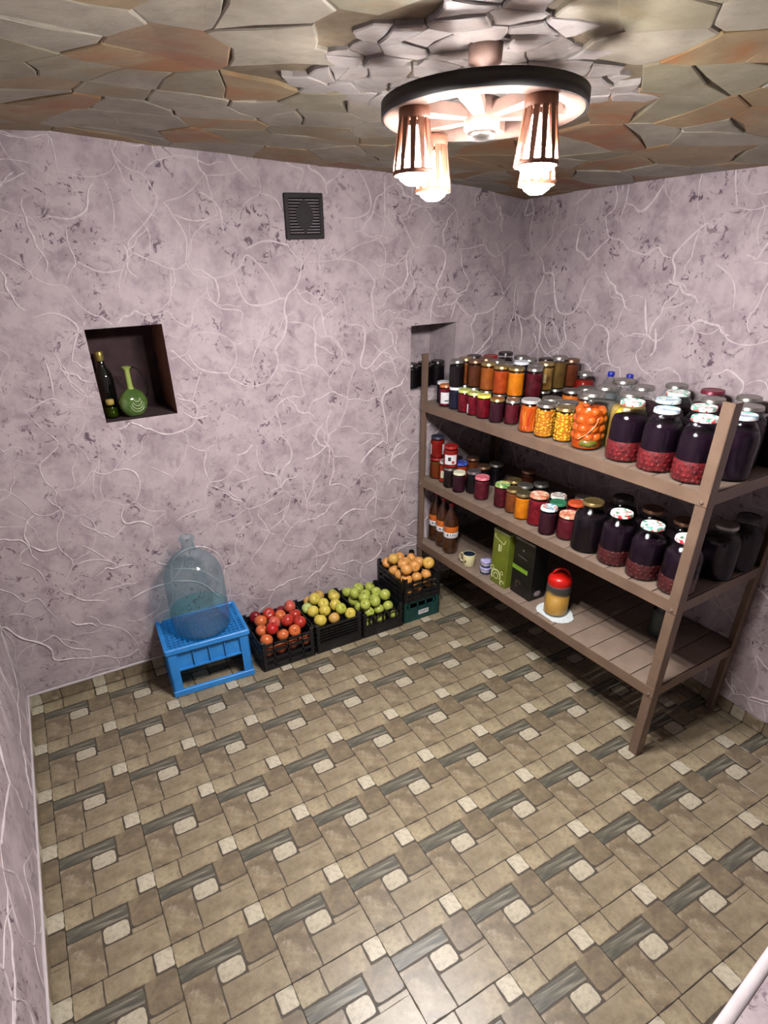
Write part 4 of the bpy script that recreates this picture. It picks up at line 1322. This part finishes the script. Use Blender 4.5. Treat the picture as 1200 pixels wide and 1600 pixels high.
link('body', MB().lathe([(0, .003), (.026, 0), (.029, .005), (.029, .045), (.024, .054), (.017, .058), (.017, .062)], 24).mesh('body', M_GRN), sb)
link('contents', MB().lathe([(0, .004), (.026, .004), (.0275, .010), (.0275, .044), (0, .044)], 24).mesh('contents', M_OIL), sb)
link('stopper', MB().lathe([(.0155, .054), (.018, .060), (.0185, .072), (.016, .078), (0, .080)], 20).mesh('stopper', simple('ochre_stopper', '#a58d48', '#b79f58', 30, .6)), sb, label='ochre stopper')
M_DEC = simple('green_decanter_glass', '#46602e', '#5f7a3c', 14, .08, coat=1.0)
M_DECN = simple('yellow_green_neck_glass', '#8ea04e', '#a3b55e', 20, .12, coat=1.0)
dc = thing('decanter', 'round green glass decanter with long neck and trailed loops', 'decanter', (.735, .062, NZ), .35)
k0 = MB().lathe([(0, 0), (.030, .0), (.045, .008), (.060, .030), (.066, .052), (.062, .076), (.048, .098), (.028, .112), (.015, .120), (.013, .124)], 30)
k0.xf(Matrix.Diagonal((1, .62, 1, 1)))
link('body', k0.mesh('body', M_DEC), dc)
link('neck', MB().lathe([(.015, .116), (.0125, .128), (.0115, .170), (.0125, .196), (.021, .206), (.0225, .209), (.019, .209), (.010, .198), (0, .190)], 22).mesh('neck', M_DECN), dc, label='pale yellow-green neck and lip')
M_TRAIL = simple('pale_glass_trail', '#b3c49a', '#c3d2ac', 30, .15, coat=.8)
for k, (r_, zc_) in enumerate(((.018, .080), (.026, .068), (.034, .060), (.042, .054))):
    pts = []
    for i in range(13):
        a = PI + PI * i / 12
        x_, z_ = r_ * math.cos(a) * .8, zc_ + r_ * math.sin(a) * .75
        rr_ = rad_at([(.030, 0), (.045, .008), (.060, .030), (.066, .052), (.062, .076), (.048, .098), (.028, .112), (.015, .120)], max(.001, z_))
        y_ = -.62 * math.sqrt(max(0.0, rr_ * rr_ - x_ * x_)) - .0006
        pts.append((x_, y_, z_))
    link('glass_trail', MB().tube(pts, .0016, 6).mesh('glass_trail', M_TRAIL), dc)
link('handle', MB().tube([(.012, 0, .196), (.030, 0, .204), (.055, 0, .188), (.074, 0, .150), (.080, 0, .110), (.074, 0, .080), (.062, 0, .070)], .0038, 8).mesh('handle', M_DKGLASS), dc, label='dark glass handle')

# ------------------------------------------------------------------ upturned blue crate and demijohn
M_BLUE = simple('bright_blue_plastic', '#2c86d8', '#3a94e4', 14, .42, bump=.05)
CW, CD, CH = .405, .300, .288
bc = thing('bottle_crate', 'bright blue plastic bottle crate turned upside down', 'crate', (.594, -.290, 0), math.radians(-3.0))
q = MB()
R0 = .014
q.box(-.008, CW + .008, -.008, .010, CH - .030, CH, c=.006).box(-.008, CW + .008, CD - .010, CD + .008, CH - .030, CH, c=.006)
q.box(-.008, .010, -.004, CD + .004, CH - .0295, CH - .0005, c=.006).box(CW - .010, CW + .008, -.004, CD + .004, CH - .0295, CH - .0005, c=.006)
link('rim', q.mesh('rim', M_BLUE), bc, label='rounded blue rim')
q = MB()
nxg, nyg = 17, 12
for i in range(nxg + 1):
    x_ = .010 + (CW - .020) * i / nxg
    w_ = .0028 if i % 4 else .0045
    q.box(x_ - w_ / 2, x_ + w_ / 2, .008, CD - .008, CH - .016, CH - .005)
for j in range(nyg + 1):
    y_ = .010 + (CD - .020) * j / nyg
    w_ = .0028 if j % 3 else .0045
    q.box(.008, CW - .008, y_ - w_ / 2, y_ + w_ / 2, CH - .0165, CH - .0055)
link('lattice', q.mesh('lattice', M_BLUE), bc, label='blue lattice base facing up')
for sx_, sy_ in ((0, 0), (1, 0), (0, 1), (1, 1)):
    q = MB()
    x0_, y0_ = (0 if not sx_ else CW - .045), (0 if not sy_ else CD - .045)
    q.box(0 if not sx_ else CW - .045, .045 if not sx_ else CW, 0 if not sy_ else CD - .006, .006 if not sy_ else CD, .03, CH - .028)
    q.box(0 if not sx_ else CW - .006, .006 if not sx_ else CW, 0 if not sy_ else CD - .045, .045 if not sy_ else CD, .03, CH - .028)
    link('corner_post', q.mesh('corner_post', M_BLUE), bc)
q = MB()
q.box(-.006, CW + .006, -.006, .012, 0, .034, c=.005).box(-.006, CW + .006, CD - .012, CD + .006, 0, .034, c=.005)
q.box(-.006, .012, -.002, CD + .002, .0003, .0337, c=.005).box(CW - .012, CW + .006, -.002, CD + .002, .0003, .0337, c=.005)
link('foot_rim', q.mesh('foot_rim', M_BLUE), bc)
for side in ('front', 'back'):
    y_ = .014 if side == 'front' else CD - .018
    q = MB().box(.04, CW - .04, y_, y_ + .004, CH - .135, CH - .028)
    q.box(.03, CW - .03, y_ - .010, y_ + .006, CH - .140, CH - .131)
    link('side_panel', q.mesh('side_panel', M_BLUE), bc)
    for i in range(5):
        x_ = .045 + (CW - .09) * i / 4
        link('rib', MB().box(x_ - .002, x_ + .002, y_ - .012, y_ + .002, CH - .136, CH - .028).mesh('rib', M_BLUE), bc)
for s_ in (0, 1):
    x_ = .002 if not s_ else CW - .006
    q = MB().box(x_, x_ + .004, .04, CD - .04, .032, CH - .028)
    link('side_panel', q.mesh('side_panel', M_BLUE), bc)
    for j in range(4):
        y_ = .06 + (CD - .12) * j / 3
        link('rib', MB().box(x_ - .006, x_ + .010, y_ - .002, y_ + .002, .032, CH - .028).mesh('rib', M_BLUE), bc)

DJ = thin_glass('pale_blue_glass', (.84, .92, .935, 1), (.46, .66, .72, 1), .03, 1.5, .05)
DJB = thin_glass('crate_tinted_glass', (.42, .82, .86, 1), (.18, .55, .62, 1), .03, 1.5, .05)  # look of the blue crate refracted in the bottom, put into the tint
dj = thing('demijohn', 'large empty pale blue glass demijohn standing on the blue crate', 'bottle', (.812, -.158, CH + .0008 - .005))
DP = [(.100, .010), (.130, .004), (.140, .014), (.143, .03), (.143, .118)]
DP2 = [(.143, .118), (.1425, .27), (.138, .315), (.122, .360), (.092, .398), (.058, .422), (.038, .436), (.030, .450), (.0285, .486), (.031, .490), (.036, .494), (.037, .502), (.033, .506), (.026, .504), (.024, .494)]
link('body', MB().lathe(DP2, 40).mesh('body', DJ), dj)
link('base', MB().lathe([(0, .030), (.06, .022)] + DP, 40).mesh('base', DJB), dj, label='glass bottom tinted blue-green as if refracting the crate')

# ------------------------------------------------------------------ fruit crates
M_BLK = simple('black_crate_plastic', '#121214', '#1b1b1f', 16, .38)
M_TEAL = simple('dark_teal_plastic', '#0f3a38', '#164743', 16, .42)
def crate(name, label, x0, x1, y0, y1, z0, h, mat, style, posts=.018):
    w, d = x1 - x0, y1 - y0
    o = thing(name, label, 'crate', (x0, y0, z0), 0, 'plastic fruit crates along the wall')
    q = MB().box(.004, w - .004, .004, d - .004, .003, .009)
    q.box(0, w, 0, .012, 0, .014).box(0, w, d - .012, d, 0, .014).box(0, .012, .012, d - .012, 0, .014).box(w - .012, w, .012, d - .012, 0, .014)
    link('base', q.mesh('base', mat), o)
    pw = .026
    for sx_ in (0, 1):
        for sy_ in (0, 1):
            a, b_ = (0 if not sx_ else w - pw), (0 if not sy_ else d - pw)
            q = MB().box(a, a + pw, 0 if not sy_ else d - .008, .008 if not sy_ else d, .012, h + posts, c=.002)
            q.box(0 if not sx_ else w - .008, .008 if not sx_ else w, b_, b_ + pw, .012, h + posts - .001, c=.002)
            for zz_ in (.3, .5, .7, .88):
                q.box(a + .001, a + pw - .001, -.003 if not sy_ else d - .002, .002 if not sy_ else d + .003, h * zz_, h * zz_ + .006)
            link('corner_post', q.mesh('corner_post', mat), o)
    for side in range(4):
        L = w if side < 2 else d
        q = MB()
        t_ = .005
        def bar(u0, u1, z0_, z1_, th=t_):
            if side == 0: q.box(u0, u1, .001, .001 + th, z0_, z1_)
            if side == 1: q.box(u0, u1, d - .001 - th, d - .001, z0_, z1_)
            if side == 2: q.box(.001, .001 + th, u0, u1, z0_, z1_)
            if side == 3: q.box(w - .001 - th, w - .001, u0, u1, z0_, z1_)
        a, e = pw - .002, L - pw + .002
        if style == 'rails':
            for z_ in (.018, h * .36, h * .66, h - .016):
                bar(a, e, z_, z_ + .016, .006)
            for u in (.18, .5, .82):
                bar(a + (e - a) * u - .004, a + (e - a) * u + .004, .02, h, .004)
        elif style == 'holes':
            bar(a, e, h - .016, h, .006)
            bar(a, e, .012, h * .38, .005)
            for k in range(5):
                bar(a, e, h * (.42 + .11 * k), h * (.42 + .11 * k) + .010, .0045)
            for k in range(16):
                u = a + (e - a) * (k + .5) / 16
                bar(u - .0055, u + .0055, h * .36, h - .012, .005)
        elif style == 'low':
            bar(a, e, .012, h * .55, .005)
            bar(a, e, h - .014, h, .006)
            for u in (.1, .3, .5, .7, .9):
                bar(a + (e - a) * u - .006, a + (e - a) * u + .006, h * .5, h, .0045)
        elif style == 'solid':
            bar(a, e, .006, h * .68, .005)
            bar(a, e, h - .012, h, .006)
            for u in (.08, .36, .64, .92):
                bar(a + (e - a) * u - .005, a + (e - a) * u + .005, h * .62, h, .0045)
        link('side_panel', q.mesh('side_panel', mat), o)
    return o
crate('fruit_crate', 'black slatted plastic crate holding the red apples', 1.050, 1.352, -.328, -.012, 0, .165, M_BLK, 'rails')
crate('fruit_crate', 'black perforated plastic crate holding the yellow apples', 1.360, 1.644, -.328, -.012, 0, .165, M_BLK, 'holes')
crate('fruit_crate', 'low black plastic crate holding the green apples', 1.650, 1.918, -.328, -.012, 0, .140, M_BLK, 'low')
tc = crate('fruit_crate', 'dark teal plastic crate with white label at the bottom of the stack', 1.926, 2.180, -.320, -.012, 0, .135, M_TEAL, 'solid', 0)
crate('fruit_crate', 'black plastic crate of orange apples on the teal crate', 1.926, 2.180, -.322, -.012, .1355, .135, M_BLK, 'rails', .030)
lb_ = link('white_label', MB().box(.105, .175, -.0012, .0008, .034, .062).mesh('white_label', M_PAPER), tc, label='white printed label')
tx = bpy.data.curves.new('label_text', 'FONT')
tx.body = 'THPT'
tx.size = .026
tx.align_x = 'CENTER'
tx.align_y = 'CENTER'
tx.extrude = .0002
tx.materials.append(M_INK)
tmp = bpy.data.objects.new('text', tx)
COL.objects.link(tmp)
bpy.context.view_layer.update()
tme = bpy.data.meshes.new_from_object(tmp.evaluated_get(bpy.context.evaluated_depsgraph_get()))
bpy.data.objects.remove(tmp)
to = link('label_text', tme)
to.parent = lb_
to.location = (.140, -.0016, .048)
to.rotation_euler = (PI / 2, 0, 0)

# ------------------------------------------------------------------ apples
def apple_mat(name, a, b_, c=None, amt=.55):
    k = NT('apple_' + name)
    info = k.node('ShaderNodeObjectInfo')
    add = k.node('ShaderNodeVectorMath', operation='ADD')
    sc = k.node('ShaderNodeVectorMath', operation='SCALE')
    comb = k.node('ShaderNodeCombineXYZ')
    k.link(info.outputs['Random'], comb.inputs[0])
    k.link(info.outputs['Random'], comb.inputs[2])
    k.link(comb.outputs[0], sc.inputs[0])
    sc.inputs['Scale'].default_value = 7.0
    k.link(k.coord('Object'), add.inputs[0])
    k.link(sc.outputs[0], add.inputs[1])
    f_ = k.noise(26, 4, .6, vec=add.outputs[0])
    col = k.ramp(f_, [(.35, srgb(a)), (.65, srgb(b_))])
    if c:
        f2 = k.noise(14, 3, .5, vec=add.outputs[0])
        col = k.mix(k.ramp(f2, [(amt, (0, 0, 0)), (amt + .15, (1, 1, 1))]), col, srgb(c))
    k.set(Base_Color=col, Roughness=.3, Coat_Weight=.25)
    return k.m
AM = {'red': apple_mat('red', '#a3201a', '#c43a2a', '#d8694a', .58), 'darkred': apple_mat('darkred', '#6e0c16', '#8c1720'), 'brightred': apple_mat('brightred', '#ab1414', '#c82420'),
      'pinkred': apple_mat('pinkred', '#c4463c', '#d87058', '#b02c28', .55), 'orangered': apple_mat('orangered', '#cf5a2c', '#de8148', '#c03c22', .55),
      'yellow': apple_mat('yellow', '#cfb848', '#dcc95c', '#d8b050', .6), 'blush': apple_mat('blush', '#cfae58', '#d9bd6a', '#c0583a', .48), 'yellowgreen': apple_mat('yellowgreen', '#b0b440', '#c2c454'),
      'palegreen': apple_mat('palegreen', '#b7c46a', '#c8d380'), 'green': apple_mat('green', '#a8b246', '#bcc65e', '#b2bc52', .6), 'orange': apple_mat('orange', '#e39a4a', '#eeb566', '#dc7a3e', .52), 'gold': apple_mat('gold', '#dba848', '#e8bd62', '#dc9044', .6)}
M_STEM = simple('apple_stem', '#3d2c18', '#54401f', 60, .8)
def apple_mesh(mat):
    r = 1.0
    P = []
    for i in range(13):
        t_ = PI * i / 12 - PI / 2
        z_ = math.sin(t_) * .90
        rr_ = math.cos(t_) ** .9 if 0 < i < 12 else 0
        rr_ *= 1.0 + .05 * math.sin(t_)
        if i == 12: z_ = .62
        if i == 11: z_ = .80
        if i == 0: z_ = -.74
        P.append((rr_, z_))
    return MB().lathe(P, 16).mesh('apple', mat)
AMESH = {k: apple_mesh(v) for k, v in AM.items()}
STEMM = MB().tube([(0, 0, .60), (.02, .01, .80), (.08, .03, 1.0)], [.03, .028, .045], 5).mesh('stem', M_STEM)
WORD = {'red': 'red', 'darkred': 'dark crimson', 'brightred': 'bright red', 'pinkred': 'pinkish red', 'orangered': 'orange-red', 'yellow': 'yellow', 'blush': 'red-blushed yellow', 'yellowgreen': 'yellow-green', 'palegreen': 'pale green', 'green': 'green', 'orange': 'orange', 'gold': 'golden yellow'}
ORD = ['first', 'second', 'third', 'fourth', 'fifth', 'sixth', 'seventh', 'eighth']
APPLES = {
'red': [[1.117, -0.055, 0.173, "darkred", 0.035], [1.199, -0.055, 0.165, "red", 0.035], [1.27, -0.055, 0.158, "darkred", 0.035], [1.309, -0.096, 0.203, "pinkred", 0.036], [1.179, -0.11, 0.205, "red", 0.035], [1.118, -0.147, 0.197, "orangered", 0.036], [1.229, -0.157, 0.204, "orangered", 0.032], [1.176, -0.202, 0.203, "pinkred", 0.034], [1.243, -0.224, 0.206, "red", 0.036], [1.31, -0.166, 0.187, "red", 0.035], [1.309, -0.237, 0.18, "red", 0.036], [1.095, -0.221, 0.188, "orangered", 0.033], [1.142, -0.262, 0.211, "brightred", 0.034], [1.189, -0.285, 0.168, "orangered", 0.033], [1.257, -0.284, 0.171, "orangered", 0.034], [1.097, -0.283, 0.163, "orangered", 0.035], [1.097, -0.281, 0.094, None, 0.034], [1.097, -0.206, 0.095, None, 0.034], [1.097, -0.132, 0.095, None, 0.034], [1.097, -0.057, 0.095, None, 0.034], [1.168, -0.281, 0.095, None, 0.034], [1.168, -0.206, 0.095, None, 0.034], [1.168, -0.132, 0.095, None, 0.034], [1.168, -0.057, 0.095, None, 0.034], [1.239, -0.281, 0.095, None, 0.034], [1.239, -0.206, 0.095, None, 0.034], [1.239, -0.132, 0.095, None, 0.034], [1.239, -0.057, 0.095, None, 0.034], [1.31, -0.281, 0.095, None, 0.034], [1.31, -0.206, 0.095, None, 0.034], [1.31, -0.132, 0.095, None, 0.034], [1.31, -0.057, 0.095, None, 0.034]],
'yellow': [[1.444, -0.052, 0.169, "blush", 0.032], [1.506, -0.057, 0.19, "blush", 0.033], [1.599, -0.053, 0.17, "yellowgreen", 0.033], [1.46, -0.105, 0.21, "yellow", 0.036], [1.575, -0.119, 0.196, "yellow", 0.035], [1.483, -0.17, 0.206, "yellow", 0.033], [1.407, -0.197, 0.193, "yellow", 0.035], [1.405, -0.117, 0.17, "palegreen", 0.033], [1.542, -0.203, 0.196, "yellow", 0.035], [1.46, -0.239, 0.205, "yellow", 0.033], [1.544, -0.269, 0.209, "yellowgreen", 0.032], [1.411, -0.282, 0.182, "yellow", 0.036], [1.493, -0.285, 0.171, "blush", 0.033], [1.594, -0.285, 0.169, "yellow", 0.033], [1.415, -0.281, 0.095, None, 0.034], [1.415, -0.206, 0.095, None, 0.034], [1.415, -0.132, 0.095, None, 0.034], [1.415, -0.057, 0.095, None, 0.034], [1.502, -0.281, 0.095, None, 0.034], [1.502, -0.206, 0.095, None, 0.034], [1.502, -0.132, 0.095, None, 0.034], [1.502, -0.057, 0.095, None, 0.034], [1.589, -0.281, 0.095, None, 0.034], [1.589, -0.206, 0.095, None, 0.034], [1.589, -0.132, 0.095, None, 0.034], [1.589, -0.057, 0.095, None, 0.034]],
'green': [[1.694, -0.054, 0.156, "green", 0.034], [1.757, -0.076, 0.174, "green", 0.034], [1.819, -0.105, 0.179, "green", 0.032], [1.694, -0.131, 0.138, "green", 0.034], [1.693, -0.155, 0.202, "green", 0.033], [1.754, -0.169, 0.18, "green", 0.033], [1.821, -0.181, 0.184, "green", 0.031], [1.843, -0.245, 0.192, "green", 0.034], [1.693, -0.21, 0.138, "green", 0.033], [1.717, -0.226, 0.2, "green", 0.034], [1.78, -0.231, 0.171, "green", 0.034], [1.755, -0.286, 0.197, "green", 0.032], [1.839, -0.286, 0.139, "green", 0.032], [1.691, -0.287, 0.197, "green", 0.031], [1.713, -0.287, 0.138, "green", 0.031], [1.776, -0.287, 0.138, "green", 0.031], [1.702, -0.28, 0.07, None, 0.033], [1.703, -0.206, 0.073, None, 0.033], [1.703, -0.132, 0.071, None, 0.033], [1.702, -0.057, 0.075, None, 0.033], [1.788, -0.281, 0.074, None, 0.033], [1.788, -0.206, 0.075, None, 0.033], [1.788, -0.132, 0.075, None, 0.033], [1.788, -0.057, 0.075, None, 0.033], [1.873, -0.281, 0.075, None, 0.033], [1.873, -0.206, 0.075, None, 0.033], [1.873, -0.132, 0.075, None, 0.033], [1.873, -0.057, 0.075, None, 0.033]],
'orange': [[1.971, -0.057, 0.281, "orange", 0.033], [2.044, -0.076, 0.304, "orange", 0.035], [2.099, -0.128, 0.31, "orange", 0.032], [2.111, -0.195, 0.309, "orange", 0.035], [1.98, -0.114, 0.33, "gold", 0.034], [1.969, -0.138, 0.268, "orange", 0.033], [2.04, -0.161, 0.311, "orange", 0.035], [1.992, -0.207, 0.335, "orange", 0.034], [1.969, -0.206, 0.271, "orange", 0.033], [2.038, -0.258, 0.332, "orange", 0.034], [1.971, -0.275, 0.339, "orange", 0.035], [2.039, -0.278, 0.268, "orange", 0.032], [2.132, -0.261, 0.329, "gold", 0.036], [2.104, -0.278, 0.268, "orange", 0.032], [1.971, -0.275, 0.268, "orange", 0.035], [1.976, -0.274, 0.195, None, 0.034], [1.975, -0.203, 0.203, None, 0.034], [1.975, -0.131, 0.2, None, 0.034], [1.975, -0.06, 0.205, None, 0.034], [2.053, -0.274, 0.203, None, 0.034], [2.052, -0.203, 0.205, None, 0.034], [2.052, -0.131, 0.205, None, 0.034], [2.052, -0.06, 0.205, None, 0.034], [2.129, -0.274, 0.205, None, 0.034], [2.129, -0.203, 0.205, None, 0.034], [2.129, -0.131, 0.205, None, 0.034], [2.129, -0.06, 0.205, None, 0.034]],
}
FILL = {'red': 'orangered', 'yellow': 'yellow', 'green': 'green', 'orange': 'orange'}
for crate_name, lst in APPLES.items():
    tops = [a for a in lst if a[3]]
    tops.sort(key=lambda a: -a[1])
    nr = 4
    rows = [tops[len(tops) * i // nr:len(tops) * (i + 1) // nr] for i in range(nr)]
    rn = ['back row', 'second row from the wall', 'third row from the wall', 'front row']
    for k, row in enumerate(rows):
        row.sort(key=lambda a: a[0])
        for i, (x, y, z, c, r) in enumerate(row):
            lb = '%s apple, %s from the left in the %s of the %s apple crate' % (WORD[c], ORD[i], rn[k], crate_name)
            if len(lb.split()) > 16:
                lb = '%s apple, %s from left, %s of the %s apple crate' % (WORD[c], ORD[i], rn[k].replace(' from the wall', ''), crate_name)
            o = thing('apple', lb, 'apple', (x, y, z), 0, crate_name + ' apples in their crate', (RNG.uniform(-1.3, 1.3), RNG.uniform(-1.1, 1.1), RNG.uniform(0, 6)), AMESH[c])
            o.scale = (r, r, r)
            s_ = link('stem', STEMM, o)
    low = sorted(a for a in lst if not a[3] and a[1] < -.235)
    for i, (x, y, z, c, r) in enumerate(low):
        o = thing('apple', '%s apple low behind the front panel of the %s apple crate, %s from the left' % (WORD[FILL[crate_name]], crate_name, ORD[i]), 'apple', (x, y, z), 0, crate_name + ' apples in their crate', (RNG.uniform(-1, 1), RNG.uniform(-1, 1), RNG.uniform(0, 6)), AMESH[FILL[crate_name]])
        o.scale = (r, r, r)
